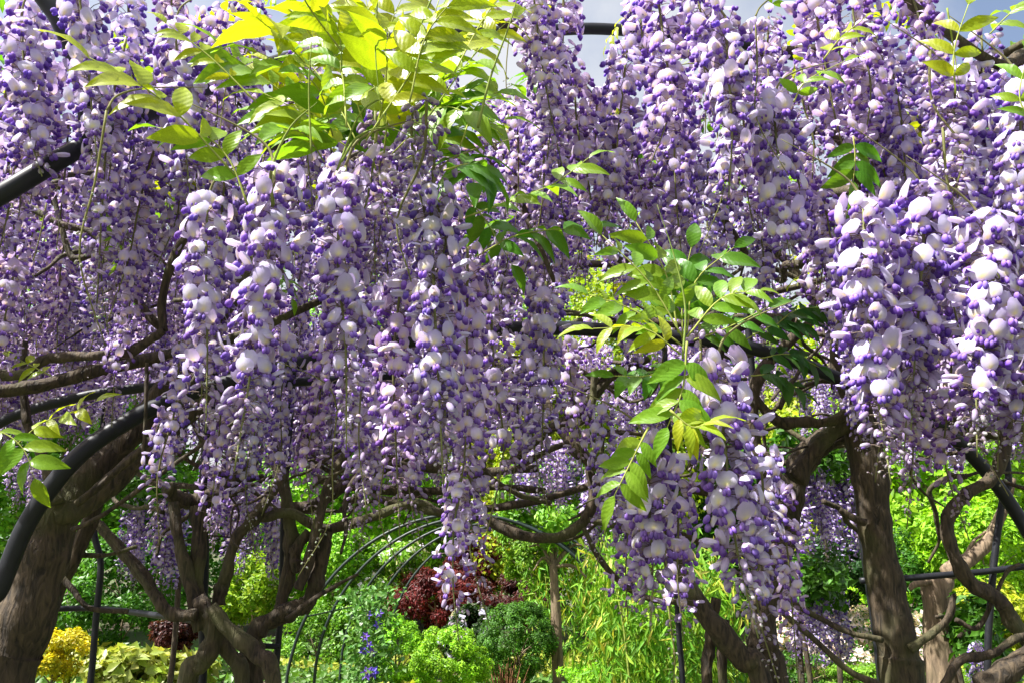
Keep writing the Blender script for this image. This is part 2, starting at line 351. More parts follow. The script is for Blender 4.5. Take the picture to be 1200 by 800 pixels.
SHR = [(65, 762, 72, 46, 9.0, 'gold', .05, 'vivid golden yellow low shrub glowing beside the thick trunk'),
       (295, 690, 70, 90, 9.0, 'chartreuse', .06, 'yellow green feathery shrub between the forked twin stems'),
       (395, 660, 80, 110, 12.8, 'lime', .07, 'fresh green shrub right of the twin stems, touching the first hoop'),
       (150, 690, 130, 120, 10.5, 'mid', .08, 'broad mid green shrub behind the thin black post'),
       (80, 690, 70, 120, 12, 'light', .08, 'tall light green shrub behind the thick leaning trunk'),
       (205, 742, 45, 40, 9.8, 'maroon', .05, 'small brownish red shrub behind the forked stems'),
       (370, 760, 90, 90, 12.6, 'light', .06, 'pale green shrub behind the feet of the hoops'),
       (980, 668, 90, 70, 9.0, 'dark', .06, 'dark glossy evergreen bush below the far wisteria curtain'),
       (1060, 690, 80, 120, 10.0, 'mid', .07, 'mid green bush between the straight trunk and brown stump'),
       (1165, 725, 90, 70, 7.5, 'yellow', .06, 'yellow green shrub behind the curling vine stem'),
       (1150, 640, 120, 120, 9.5, 'lime', .08, 'bright green bush behind the pale dead limb'),
       (930, 790, 160, 40, 8.6, 'mid', .04, 'low green plants at the foot of the crossed trunks'),
       (1060, 800, 200, 40, 8.2, 'light', .04, 'low light green plants under the white blossom mound'),
       (730, 800, 130, 50, 8.0, 'lime', .04, 'low bright green mound in front of the bamboo leaved thicket'),
       (620, 650, 70, 90, 12, 'light', .07, 'light green shrub behind the slim pale trunk')]
for i, (px, py, wp, hp, d, tone, sz, lab) in enumerate(SHR):
    c = at(px, py, d)
    plant('garden_shrub', lab, 'shrub', c, (pxm(wp / 2, d), pxm(wp / 2.4, d), pxm(hp / 2, d)), 7000, sz, tone, 200 + i, 'shrubs in the sunny garden', trunk_r=.02, clumps=40, shell=.5, clump_r=.26, aspect=.45)
# broad yellow green ground cover
def carpet():
    rng = np.random.default_rng(77); n = 26000
    x = rng.uniform(-9, 9, n); y = rng.uniform(7.4, 14, n)
    h = (.12 + .14 * np.sin(x * 1.7 + y) * np.sin(y * 1.3 - x * .6)) * rng.uniform(.3, 1, n) + .02
    yl = (np.sin(x * .9 + 2.4) + np.sin(y * 1.7) > .3)[:, None]
    cols = np.where(yl, np.array([[.33, .38, .05]]), np.array([[.10, .22, .035]])) * rng.uniform(.6, 1.35, (n, 1))
    v, f, c = leaf_cloud(np.stack([x, y, np.maximum(h, 0)], 1), np.tile([0, -.3, 1.], (n, 1)), .12, np.clip(cols, 0, 1), rng, .6)
    o = obj('ground_cover', raw_mesh('ground_cover', v, f, c, FOL, False)); tag(o, 'low leafy ground cover in mixed yellow and green across the beds', 'ground cover', kind='stuff')
carpet()
# hostas: yellow green leafy clump at the left
for i, (px, d, lab) in enumerate(((150, 9.1, 'pale yellow leafy clump nearest the thin black post'), (205, 9.5, 'pale yellow leafy clump beside the small brownish shrub'), (118, 10.2, 'pale yellow leafy clump next to the golden shrub'))):
    c = at(px, 788, d)
    plant('hosta_clump', lab, 'plant', c, (.42, .36, .24), 900, .15, [(.40, .44, .09), (.45, .48, .14), (.30, .38, .06)], 260 + i, 'pale leafy clumps', trunk_r=.015, clumps=26, shell=.4, clump_r=.35, aspect=.6)
# bamboo leaved thicket
def bamboo(px, d, seed, label):
    base = at(px, 780, d); e = empty('bamboo_thicket', (base.x, base.y, 0), label, 'bamboo', 'bamboo leaved thickets'); rng = np.random.default_rng(seed)
    pos = []; 
    for k in range(9):
        a = rng.uniform(0, 6.28); b0 = np.array([rng.normal(0, .22), rng.normal(0, .2), 0]); H = rng.uniform(1.2, 1.75)
        lean = np.array([math.cos(a), math.sin(a), 0]) * rng.uniform(.08, .26)
        pts = [b0, b0 + lean * .3 + np.array([0, 0, H * .6]), b0 + lean + np.array([0, 0, H])]
        mb = MB(); tube(mb, pts, [.011, .009, .004], 5, (.25, .30, .06), 6); obj('cane', mb.mesh('cane', STALK), e, e.location)
        path = smooth_path(pts, 20); pos.append(path[8:])
    pos = np.concatenate(pos); idx = rng.integers(0, len(pos), 2600); q = pos[idx] + rng.normal(0, .13, (2600, 3))
    cols = np.array([(.18, .40, .035), (.28, .45, .04), (.12, .32, .03), (.48, .48, .08)])[rng.choice(4, 2600, p=[.35, .25, .3, .1])] * rng.uniform(.7, 1.25, (2600, 1))
    v, f, c = leaf_cloud(q, np.tile([0, -.8, .3], (2600, 1)), .135, np.clip(cols, 0, 1), rng, .17, hang=2.2)
    o = obj('foliage', raw_mesh('bamboo_leaves', v, f, c, FOL, False), e, e.location)
for i, (px, d, lab) in enumerate(((742, 7.6, 'bamboo leaved thicket with drooping yellow green leaves beside the slim trunk'), (785, 7.0, 'denser bamboo leaved thicket under the diagonal stem'), (828, 7.8, 'bamboo leaved thicket against the crossed leaning trunks'), (712, 10.6, 'thin bamboo leaved thicket further back behind the slim trunk'))):
    bamboo(px, d, 300 + i, lab)
# slim tree with pale trunk
def slim_tree():
    b = at(655, 785, 9.6); e = empty('slim_tree', (b.x, b.y, 0), 'slim tree with straight pale grey brown trunk left of the bamboo leaves', 'tree')
    t = at(648, 655, 9.6); mb = MB()
    tube(mb, [(0, 0, -.05), tuple(at(652, 730, 9.6) - e.location), tuple(t - e.location)], [.075, .06, .05], 10, (.5, .5, .5), 6, .08, 5)
    obj('trunk', mb.mesh('trunk', BARK2), e, e.location)
    for k, (x, y) in enumerate(((620, 640), (690, 640), (700, 690), (640, 610), (665, 600), (625, 668))):
        mb = MB(); q = at(x, y, 9.6 + .25 * math.sin(k * 2)); m = (q + t) / 2 + Vector((0, 0, .08))
        tube(mb, [tuple(t - e.location - Vector((0, 0, .08))), tuple(m - e.location), tuple(q - e.location)], [.03, .018, .008], 6, (.5, .5, .5), 5, .1, k)
        obj('branch', mb.mesh('branch', BARK2), e, e.location)
    c = at(655, 585, 9.6)
    obj('crown', crown_mesh('slim_crown', (.75, .7, .55), 9000, .08, GREENS['light'], 61, 40, .4, .26, hang=.8), e, c)
slim_tree()
# brown cut trunk at the right with pale dead limb
def stump():
    d = 6.0; b = at(1102, 800, d); e = empty('cut_tree_trunk', (b.x, b.y, 0), 'brown cut tree trunk with pale dead limb behind the curling stem', 'tree trunk')
    mb = MB(); tube(mb, [tuple(Vector((b.x, b.y, -.05)) - e.location), tuple(at(1100, 740, d) - e.location), tuple(at(1098, 676, d) - e.location)], [.11, .1, .105], 12, (.5,) * 3, 8, .12, 9)
    obj('trunk', mb.mesh('stump', BARK2), e, e.location)
    for k, (pts, r) in enumerate((([(1108, 672), (1135, 655), (1160, 630), (1178, 590), (1186, 560)], .06), ([(1090, 680), (1072, 684), (1066, 690)], .03), ([(1130, 655), (1140, 635), (1155, 622)], .015))):
        mb = MB(); tube(mb, [tuple(at(x, y, d - .05) - e.location) for x, y in pts], [r, r * .8, r * .5], 8, (.5,) * 3, 6, .12, k); obj('limb', mb.mesh('limb', BARK2), e, e.location)
stump()

# ------------------------------------------------------------------ hooped tunnel with clematis
def tunnel():
    d0 = 8.4; e0 = at(545, 800, d0); e = empty('hooped_tunnel', (e0.x, e0.y, 0), 'open garden tunnel of dark green steel hoops behind the twin stems', 'arch')
    feet = []
    for k in range(5):
        d = d0 + k * .8; cx = (545 + k * 14 - 600) / FPX * d; Rr = 1.72
        pts = [(cx - Rr, d, -.05), (cx - Rr, d, .25)]
        pts += [(cx - Rr * math.cos(a), d, .25 + 1.72 * math.sin(a)) for a in np.linspace(.15, math.pi - .15, 16)] + [(cx + Rr, d, .25), (cx + Rr, d, -.05)]
        mb = MB(); tube(mb, [tuple(Vector(p) - e.location) for p in pts], [.017, .017], 8, (.5,) * 3, 3)
        obj('hoop', mb.mesh('hoop', PIPE_G), e, e.location); feet.append((cx, d))
    for s, z, q in ((-1, .95, .82), (-.55, 1.72, .52), (0, 1.96, 0), (.55, 1.72, .52), (1, .95, .82)):
        off = s * (1.72 * (.915 if abs(s) == 1 else .95) if abs(s) == 1 else 1.0)
        zz = .25 + math.sqrt(max(1.72 ** 2 - off ** 2, 0))
        mb = MB(); tube(mb, [tuple(Vector((cx + off, d, zz + .018)) - e.location) for cx, d in feet], [.009, .009], 6, (.5,) * 3, 2)
        obj('rail', mb.mesh('rail', PIPE_G), e, e.location)
tunnel()
def clematis():
    b = at(432, 790, 8.3); e = empty('clematis', (b.x, b.y, 0), 'climbing clematis with violet blue star flowers beside the hoops', 'clematis'); rng = np.random.default_rng(8)
    mb = MB(); pts = [(0, 0, 0), (.03, 0, .4), (-.03, .02, .8), (.02, 0, 1.2)]; tube(mb, pts, [.012, .01, .005], 5, (.16, .12, .06), 6); obj('stem', mb.mesh('clematis_stem', STALK), e, e.location)
    n = 1500; q = np.stack([rng.normal(0, .13, n), rng.normal(0, .13, n), rng.uniform(.05, 1.25, n)], 1)
    v, f, c = leaf_cloud(q, np.tile([0, -.7, .5], (n, 1)), .07, jitter_cols((.12, .25, .05), n, rng), rng, .5); obj('foliage', raw_mesh('clematis_leaves', v, f, c, FOL, False), e, e.location)
    fl = MB()
    for k in range(6):
        a = k * math.pi / 3; ca, sa = math.cos(a), math.sin(a)
        fl.add([(0, 0, 0), (.035 * ca - .018 * sa, .035 * sa + .018 * ca, .006), (.075 * ca, .075 * sa, -.004), (.035 * ca + .018 * sa, .035 * sa - .018 * ca, .006)], [(0, 1, 2, 3)], (.16, .09, .62))
    fl.add([(.012 * math.cos(k), .012 * math.sin(k), .012) for k in np.linspace(0, 5.2, 6)], [(0, 1, 2, 3, 4, 5)], (.62, .56, .2))
    fm = fl.mesh('clematis_flower', PETAL, False)
    for k, (x, y) in enumerate(((430, 788), (437, 787), (432, 754), (428, 745), (436, 763), (431, 720), (444, 718), (443, 731), (426, 762))):
        obj('flower', fm, e, at(x, y, 8.12 + .03 * (k % 3)), (R(75 + rng.uniform(-15, 15)), rng.uniform(-.3, .3), rng.uniform(-.5, .5)), 1.0 if k < 2 else .7)
clematis()

# ------------------------------------------------------------------ wisteria pergola of black pipes
def pergola():
    e = empty('iron_pergola', (0, 3, 0), 'black tubular steel pergola carrying the flowering wisteria', 'pergola'); o0 = e.location
    def pipe(name, pts, r):
        mb = MB(); tube(mb, [tuple(Vector(p) - o0) for p in pts], [r, r], 12, (.5,) * 3, 7); return obj(name, mb.mesh(name, PIPE), e, o0)
    def down(p): return [Vector((p.x, p.y, -.05)), Vector((p.x, p.y, p.z * .5))]
    a = P(-45, 800, 2.2)
    big = down(a) + [P(-28, 750, 2.2), P(0, 688, 2.2), P(28, 620, 2.2), P(60, 570, 2.2), P(95, 531, 2.22), P(140, 499, 2.27), P(195, 471, 2.35), P(280, 444, 2.42), P(420, 410, 2.5), P(560, 388, 2.55), P(670, 385, 2.6), P(780, 394, 2.6), P(890, 410, 2.65), P(990, 446, 2.75), P(1080, 485, 2.85), P(1145, 540, 2.92), P(1200, 615, 2.95), P(1240, 700, 2.9)]
    z = P(1262, 800, 2.9); big += [z, Vector((z.x, z.y, z.z * .5)), Vector((z.x, z.y, -.05))]
    pipe('rib', big, .024)
    pipe('rib', [P(-140, 640, 3.0), P(-80, 560, 3.0), P(0, 495, 3.0), P(80, 468, 3.02), P(150, 456, 3.05), P(222, 449, 3.1), P(330, 448, 3.3), P(460, 440, 3.7), P(620, 432, 4.0)], .02)
    pipe('ring', [P(-60, 262, 1.55), P(0, 229, 1.55), P(50, 199, 1.57), P(100, 170, 1.6), P(200, 120, 1.75), P(350, 66, 2.05), P(480, 44, 2.3), P(640, 36, 2.5), P(720, 35, 2.55), P(860, 50, 2.6), P(1010, 85, 2.5), P(1180, 140, 2.2), P(1330, 200, 1.9)], .021)
    pipe('rib', [P(20, -60, 1.5), P(45, -12, 1.52), P(72, 28, 1.54), P(96, 90, 1.57), P(103, 130, 1.585), P(105, 167, 1.6)], .021)
    for k, (pts, r, d) in enumerate((([(113, 560), (110, 620), (118, 660), (113, 720), (106, 800)], .016, 4.2), ([(236, 590), (240, 640), (238, 720), (237, 800)], .018, 3.4), ([(333, 590), (330, 700), (322, 800)], .014, 3.5),
                    ([(1012, 640), (1019, 690), (1026, 740), (1033, 800)], .018, 4.0), ([(1182, 560), (1174, 590), (1163, 680), (1158, 800)], .016, 4.0), ([(897, 640), (902, 700), (911, 800)], .016, 3.3), ([(795, 730), (797, 760), (800, 800)], .012, 3.5))):
        q = [P(x, y, d) for x, y in pts]; t = Vector((q[0].x, q[0].y, 2.65)); l = q[-1]
        pipe('post', [t, (t + q[0]) / 2] + q + [Vector((l.x, l.y, l.z * .5)), Vector((l.x, l.y, -.05))], r)
    pipe('rail', [P(20, 713, 4.18), P(60, 713, 4.18), P(122, 713, 4.18), P(240, 728, 3.42)], .014)
    pipe('rail', [P(1008, 680, 3.97), P(1060, 677, 3.97), P(1120, 672, 3.97), P(1163, 668, 3.97), P(1260, 655, 3.97)], .015)
    pipe('rail', [P(237, 755, 3.37), P(280, 755, 3.42), P(327, 757, 3.47)], .011)
pergola()

# ------------------------------------------------------------------ wisteria: flower, raceme, leaf
def banner(W, H, bend, rng, hood=0.0, tint=0.0):
    """standard petal: base at the origin, rising along +Z, face to +X; hood folds its sides forward and tips it over"""
    nu, nv = 5, 5; v = []; c = []
    for j in range(nv):
        t = j / (nv - 1)
        wd = W * .5 * (math.sin(math.pi * (0.17 + .66 * t)) ** .6) * (1 if t < .98 else .74)
        for i in range(nu):
            u = -1 + 2 * i / (nu - 1)
            z = H * t * (1 - .10 * u * u * t) - (H * .07 if (i == 2 and j == nv - 1) else 0)
            x = -bend * H * t * t - .30 * wd * u * u * (1 - 3.6 * hood) + .05 * W * (1 - abs(u)) * (t < .6)
            y = u * wd * (1 - .45 * hood * abs(u))
            v.append((x, y, z))
            spot = math.exp(-((u / .40) ** 2 + ((t - .30) / .18) ** 2)); edge = min(1, abs(u) * .5 + max(0, t - .4) * .8)
            col = np.array((.80, .79, .90)) * (1 - edge) + np.array((.54, .47, .81)) * edge
            col = col * (1 - tint) + np.array((.43, .32, .70)) * tint
            col = col * (1 - spot * .9) + np.array((.86, .76, .24)) * spot * .9
            if t < .12: col = np.array((.44, .32, .64))
            c.append(col)
    f = [(j * nu + i, j * nu + i + 1, (j + 1) * nu + i + 1, (j + 1) * nu + i) for j in range(nv - 1) for i in range(nu - 1)]
    return np.array(v), f, np.array(c)
def blob(rx, ry, rz, nu=6, nv=4):
    v = [(-rx, 0, 0)]; f = []
    for j in range(1, nv):
        a = math.pi * j / nv
        for i in range(nu):
            b = 2 * math.pi * i / nu; v.append((-rx * math.cos(a), ry * math.sin(a) * math.cos(b), rz * math.sin(a) * math.sin(b)))
    v.append((rx, 0, 0)); n = len(v)
    for i in range(nu):
        k = (i + 1) % nu; f.append((0, 1 + k, 1 + i)); f.append((n - 1, n - 1 - nu + i, n - 1 - nu + k))
        for j in range(nv - 2): f.append((1 + j * nu + i, 1 + j * nu + k, 1 + (j + 1) * nu + k, 1 + (j + 1) * nu + i))
    return np.array(v), f
def rot_y(v, a): c, s = math.cos(a), math.sin(a); v = np.array(v); return np.stack([v[:, 0] * c + v[:, 2] * s, v[:, 1], -v[:, 0] * s + v[:, 2] * c], 1)
def rot_z(v, a): c, s = math.cos(a), math.sin(a); v = np.array(v); return np.stack([v[:, 0] * c - v[:, 1] * s, v[:, 0] * s + v[:, 1] * c, v[:, 2]], 1)
def floret(kind, ped, rng):
    """single flower: origin on the stalk, +X outwards. kind 0 open .. 1 bud"""
    mb = MB(); rise = ped * .25
    tube(mb, [(0, 0, 0), (ped * .5, 0, rise * .9), (ped, 0, rise)], [.0008, .0007], 3, (.30, .24, .20), 1, cap=False)
    b = np.array((ped, 0, rise))
    if kind < .72:
        hood = 0.0 if kind < .3 else (.25 if kind < .5 else .8)
        W = .0295 * rng.uniform(.88, 1.1); H = .0262 * rng.uniform(.88, 1.1); bend = rng.uniform(.25, .6) if hood < .5 else rng.uniform(-.5, -.2)
        v, f, c = banner(W, H, bend, rng, hood, rng.uniform(0, .45) if rng.random() < .6 else 0)
        v = rot_y(v, rng.uniform(-.25, .35) if hood < .5 else rng.uniform(.55, .95)); mb.add(v + b, f, c)
        for s in (-1, 1):
            v, f = blob(.0066, .0035, .0050); v = rot_y(v, .95 + rng.uniform(-.2, .2)); v = rot_z(v, s * .16)
            tt = (v[:, 2:3] - v[:, 2].min()) / (np.ptp(v[:, 2]) + 1e-9)
            col = np.array((.17, .065, .50)) * (1 - tt) + np.array((.42, .29, .74)) * tt
            mb.add(v + b + np.array((.0048, s * .0029, -.0055)), f, np.clip(col * rng.uniform(.8, 1.25), 0, 1))
        v, f = blob(.0035, .0032, .0032, 5, 3); mb.add(v + b, f, (.28, .18, .34))
    else:
        k = (kind - .72) / .28; L_ = .0105 * (1 - .62 * k); r = .0052 * (1 - .55 * k)
        v, f = blob(L_, r, r * 1.05, 6, 5); tt = (v[:, 0:1] / L_ + 1) / 2
        colA = np.array((.40, .30, .46)); colB = np.array((.62, .54, .84)) * (1 - k) + np.array((.46, .50, .36)) * k
        col = colA * (1 - tt) + colB * tt
        v = rot_y(v, rng.uniform(.1, .7)); mb.add(v + b + np.array((L_ * .7, 0, -.001)), f, col)
        if k < .5:
            v, f = blob(L_ * .7, r * .8, r * .7, 5, 4); v = rot_y(v, .5); mb.add(v + b + np.array((L_ * .9, 0, -r * .9)), f, (.30, .16, .62))
    return mb
def flat(mb): return np.concatenate(mb.v), mb.f, np.concatenate(mb.c)
frng = np.random.default_rng(1234)
KINDS = [0, .2, .4, .6, .76, .85, .93, 1.0]
FVAR = {k: [flat(floret(k, .030 if k < .7 else .020 - .012 * (k - .7) / .3, frng)) for _ in range(4)] for k in KINDS}
FMESH = {k: [raw_mesh('flower', v, f, c, PETAL) for v, f, c in FVAR[k]] for k in KINDS}
def raceme_plan(L_, n, open_to, rng, wide=1.0, bare=.12):
    """list of (kind, variant, scale, angle, tilt, z, bendx)"""
    out = []
    for i in range(n):
        t = (i + rng.uniform(-.4, .4)) / n; t = min(max(t, 0), 1); z = -L_ * (.03 + (1 - bare * .3) * t)
        if t < open_to: k = [0, .2, .4, .6][rng.integers(0, 4)]; s = (1.06 - .25 * t / open_to) * wide
        else:
            q = (t - open_to) / (1 - open_to + 1e-6); k = [.76, .85, .93, 1.0][min(3, int(q * 4 + rng.uniform(-.3, .3)))] if q > 0 else .76; s = (1.05 - .35 * q) * wide
            k = max(.76, k)
        if t < .03: s *= .8
        out.append((k, int(rng.integers(0, 4)), s * rng.uniform(.86, 1.12), i * 2.39996 + rng.uniform(-.35, .35), rng.normal(.12, .30) + .25 * t, z))
    return out
def axis_pts(L_, rng, sway): 
    p = rng.normal(0, sway, (4, 2)); p[0] = 0
    return [(p[i, 0] * i, p[i, 1] * i, -L_ * i / 3 * 1.02) for i in range(4)]
def sway_at(ax, L_, z):
    t = min(max(-z / (L_ * 1.02) * 3, 0), 2.999); i = int(t); u = t - i
    return np.array([ax[i][0] * (1 - u) + ax[i + 1][0] * u, ax[i][1] * (1 - u) + ax[i + 1][1] * u, z])
def stalk_col(): return (.23, .25, .10)
def raceme_mesh(name, L_, n, open_to, seed, wide=1.0, loose=1.0):
    rng = np.random.default_rng(seed); mb = MB(); ax = axis_pts(L_, rng, .006)
    tube(mb, ax, [.0028, .0022, .0012], 5, stalk_col(), 4, 0, seed)
    for k, va, s, a, ti, z in raceme_plan(L_, n, open_to, rng, wide):
        v, f, c = FVAR[k][va]; v = rot_z(rot_y(rot_z(v * s, rng.normal(0, .35)) , ti) + np.array((rng.uniform(-.006, .016) * loose, 0, rng.normal(0, .006))), a) + sway_at(ax, L_, z); mb.add(v, f, c * rng.uniform(.9, 1.06))
    return mb.mesh(name, PETAL)
RV = [raceme_mesh('raceme', L_, n, o, 50 + i, w_) for i, (L_, n, o, w_) in enumerate((
    (.42, 105, .80, 1.0), (.50, 120, .72, 1.0), (.36, 88, .85, 1.0), (.46, 112, .66, .97), (.55, 130, .76, 1.0), (.40, 100, .9, 1.05), (.48, 118, .82, 1.02), (.34, 84, .7, .95)))]
RL = [.42, .50, .36, .46, .55, .40, .48, .34]
BUDR = [raceme_mesh('bud_raceme', L_, n, 0.0, 80 + i, 1.0) for i, (L_, n) in enumerate(((.30, 70), (.24, 60)))]
def spent_mesh(L_, seed):
    rng = np.random.default_rng(seed); mb = MB(); ax = axis_pts(L_, rng, .008); tube(mb, ax, [.0019, .0015, .0008], 5, (.26, .27, .10), 4); tube(mb, [(0, 0, 0), (.01, .02, .04), (.05, .03, .07), (.13, .04, .10)], [.0019, .0016, .0006], 5, (.26, .27, .10), 4)
    for i in range(26):
        z = -L_ * (.35 + .64 * i / 26); v, f, c = FVAR[1.0][int(rng.integers(0, 4))]; mb.add(rot_z(rot_y(v * rng.uniform(.6, 1.0), .1), i * 2.4) + sway_at(ax, L_, z), f, c * np.array((.9, 1.05, .8)))
    return mb.mesh('spent_stalk', PETAL)
SPENT = [spent_mesh(.34, 90), spent_mesh(.5, 91)]

# leaflets
def leaflet_mesh(seed, col, aspect=.40):
    rng = np.random.default_rng(seed); nv = 9; v = []; c = []; f = []
    for j in range(nv):
        t = j / (nv - 1); w_ = aspect * .5 * (math.sin(math.pi * t ** .82) ** .85) * (1 - .25 * t) * 1.1 + (.012 if j == 0 else 0)
        if j == nv - 1: w_ = .004
        x = t; z0 = .10 * math.sin(t * 2.2) - .26 * t * t + rng.normal(0, .006)
        for u in (-1, -.5, 0, .5, 1):
            v.append((x, u * w_, z0 + .16 * abs(u) * w_ * 2 - .10 * (abs(u) ** 3) * w_ + .012 * math.sin(t * 17 + u * 3 + seed)))
            k = 1.12 if u == 0 else 1.0
            c.append(np.array(col) * k * (1 + .10 * (t - .5)) * rng.uniform(.95, 1.05))
    for j in range(nv - 1):
        for i in range(4): f.append((j * 5 + i, j * 5 + i + 1, (j + 1) * 5 + i + 1, (j + 1) * 5 + i))
    return raw_mesh('leaflet', np.array(v), f, np.clip(np.array(c), 0, 1), LEAF)
LTONE = {'yellow': (.34, .43, .025), 'lime': (.20, .36, .03), 'green': (.10, .25, .025), 'deep': (.055, .16, .03)}
LM = {k: [leaflet_mesh(i * 7 + 1, c, a) for i, a in enumerate((.38, .44, .34))] for k, c in LTONE.items()}
lrng = np.random.default_rng(99)
def leaf(vine, pts, pairs, size, tone='lime', separate=True, face=None, droop=.35):
    """pinnate leaf along world points pts; leaflets are sub-parts"""
    pts = [Vector(p) for p in pts]; o0 = pts[0]
    mb = MB(); tube(mb, [tuple(p - o0) for p in pts], [.0017, .0013, .0007], 5, (.30, .34, .08), 5)
    root = obj('leaf', mb.mesh('leaf_stalk', STALK), vine, o0)
    path = smooth_path([tuple(p - o0) for p in pts], 14); n = len(path)
    mats = []
    up = Vector((lrng.normal(0, .2), -.72, .7)).normalized() if face is None else Vector(face).normalized()
    for k in range(pairs + 1):
        t = .22 + .76 * k / pairs if k < pairs else 1.0
        i = min(int(t * (n - 1)), n - 1); p = Vector(path[i]); tg = Vector(path[min(i + 1, n - 1)] - path[max(i - 1, 0)]).normalized()
        nr = (up - tg * up.dot(tg)).normalized(); sd_ = tg.cross(nr).normalized()
        for s in ((-1, 1) if k < pairs else (0,)):
            ang = R(58 + lrng.uniform(-14, 10)) * s
            dr = (tg * math.cos(ang) + sd_ * math.sin(ang)); dr = (dr + nr * lrng.uniform(-droop - .25, .18)).normalized()
            n2 = (nr + sd_ * s * lrng.uniform(-.1, .5) + Vector(lrng.normal(0, .22, 3))); n2 = (n2 - dr * n2.dot(dr)).normalized(); y2 = n2.cross(dr)
            sz = size * (1 - .25 * abs(t - .6)) * lrng.uniform(.85, 1.12)
            m = Matrix((dr, y2, n2)).transposed().to_4x4(); m.translation = p; mats.append((m, sz))
    for m, sz in mats:
        l = bpy.data.objects.new('leaflet', LM[tone][int(lrng.integers(0, 3))]); C.objects.link(l); l.parent = root
        l.matrix_local = m @ Matrix.Scale(sz, 4)
    return root
def small_leaf_mesh(tone, seed):
    """joined pinnate leaf for those too small to pick apart, local: runs along +X, 0.2 m"""
    rng = np.random.default_rng(seed); vs_, fs, cs, n = [], [], [], 0
    for k in range(6):
        for s in ((-1, 1) if k < 5 else (0,)):
            me = LM[tone][int(rng.integers(0, 3))]; co = np.empty(len(me.vertices) * 3, np.float32); me.vertices.foreach_get('co', co); co = co.reshape(-1, 3)
            cc = np.empty(len(me.vertices) * 4, np.float32); me.color_attributes['Col'].data.foreach_get('color', cc); cc = cc.reshape(-1, 4)[:, :3]
            v = rot_y(co * .055 * rng.uniform(.8, 1.15), rng.uniform(-.1, .7)); v = rot_z(v, s * R(58)) + np.array((.04 + .032 * k, 0, -.03 * (k / 5) ** 2))
            vs_.append(v); fs += [tuple(i + n for i in p.vertices) for p in me.polygons]; cs.append(cc); n += len(v)
    return raw_mesh('small_leaf', np.concatenate(vs_), fs, np.concatenate(cs), LEAF)
SL = {k: [small_leaf_mesh(k, 5), small_leaf_mesh(k, 6)] for k in LTONE}

# ------------------------------------------------------------------ wisteria vines (trunks and branches)
def vine(name_label, base_px, d):
    b = P(*base_px, d); return empty('wisteria_vine', (b.x, b.y, 0), name_label, 'wisteria', 'wisterias trained over the black pergola')
V1 = vine('wisteria with thick leaning trunk crossing the bent black pipe', (5, 800), 2.35)
V2 = vine('wisteria with forked twin gnarled stems beside a thin black post', (297, 800), 3.3)
V3 = vine('wisteria with crossed dark leaning trunks beside the bamboo leaves', (880, 800), 3.0)
V4 = vine('wisteria with single straight upright trunk before the white blossom mound', (1057, 800), 3.0)
V5 = vine('wisteria with snaking curled grey stem before the brown cut trunk', (1210, 800), 2.9)
def stem(v, pts, wpx, d, name='branch', to_ground=False, seed=0, gn=.16, seg=10, d2=None):
    """pts in photo pixels; widths in px; distance d (.. d2 along it)"""
    d2 = d if d2 is None else d2; n = len(pts)
    q = [P(x, y, d + (d2 - d) * i / (n - 1)) for i, (x, y) in enumerate(pts)]
    ws = wpx if hasattr(wpx, '__len__') else [wpx, wpx * .9]
    r = list(np.interp(np.linspace(0, 1, n), np.linspace(0, 1, len(ws)), [pxm(w_, d) / 2 for w_ in ws]))
    if to_ground:
        b = q[0]; q = [Vector((b.x + (b.x - q[1].x) * .4, b.y, -.06)), Vector((b.x + (b.x - q[1].x) * .35, b.y, b.z * .5))] + q; r = [r[0] * 1.25, r[0] * 1.1] + r
    mb = MB(); tube(mb, [tuple(p - v.location) for p in q], r, seg, (.5,) * 3, 8, gn, seed)
    return obj(name, mb.mesh(name, BARK), v, v.location)
# left vine
stem(V1, [(3, 800), (22, 745), (44, 680), (58, 625), (68, 585)], [64, 60, 56, 54, 50], 2.38, 'trunk', True, 1, .10, 16)
stem(V1, [(66, 596), (92, 572), (132, 530), (165, 492), (210, 440), (250, 380), (300, 310)], [46, 40, 36, 30, 20], 2.42, seed=2, seg=12, d2=2.7)
stem(V1, [(62, 605), (100, 592), (154, 545), (195, 510), (240, 470), (300, 420)], [28, 24, 21, 16], 2.34, seed=3, d2=2.6)
stem(V1, [(90, 590), (138, 551), (180, 512), (230, 440)], [9, 8, 6], 2.28, seed=4)
stem(V1, [(84, 621), (118, 604), (162, 574), (219, 533), (280, 490)], [6, 5, 4], 2.26, seed=5)
stem(V1, [(66, 590), (58, 555), (48, 530), (32, 495), (27, 443), (30, 400)], [18, 13, 9, 7], 2.3, seed=6)
stem(V1, [(-60, 468), (0, 458), (55, 450), (110, 435), (190, 417), (280, 395), (380, 350)], [18, 18, 16, 10], 2.1, seed=7, d2=2.5)
stem(V1, [(-50, 448), (0, 440), (30, 437), (46, 425), (62, 419), (110, 417), (143, 416), (170, 402), (192, 388)], [12, 13, 12, 12, 10], 2.05, seed=8)
stem(V1, [(192, 388), (190, 350), (205, 300), (235, 250), (260, 180)], [11, 10, 7], 2.06, seed=9)
stem(V1, [(192, 388), (166, 360), (143, 312), (110, 275), (70, 262), (30, 240)], [11, 11, 10, 7], 2.1, seed=10)
stem(V1, [(145, 318), (110, 300), (85, 302), (72, 265), (60, 220)], [9, 8, 6], 2.15, seed=11)
stem(V1, [(140, 312), (125, 270), (118, 215), (100, 150)], [9, 7, 6], 2.2, seed=12)
stem(V1, [(8, 800), (62, 700), (90, 645), (106, 608), (125, 560)], [26, 20, 17, 12], 2.6, 'stem', True, 13)
stem(V1, [(95, 650), (125, 650), (160, 640)], [6, 4], 2.62, seed=14)
stem(V1, [(60, 660), (85, 690), (105, 712), (150, 716)], [7, 5], 2.5, seed=15)
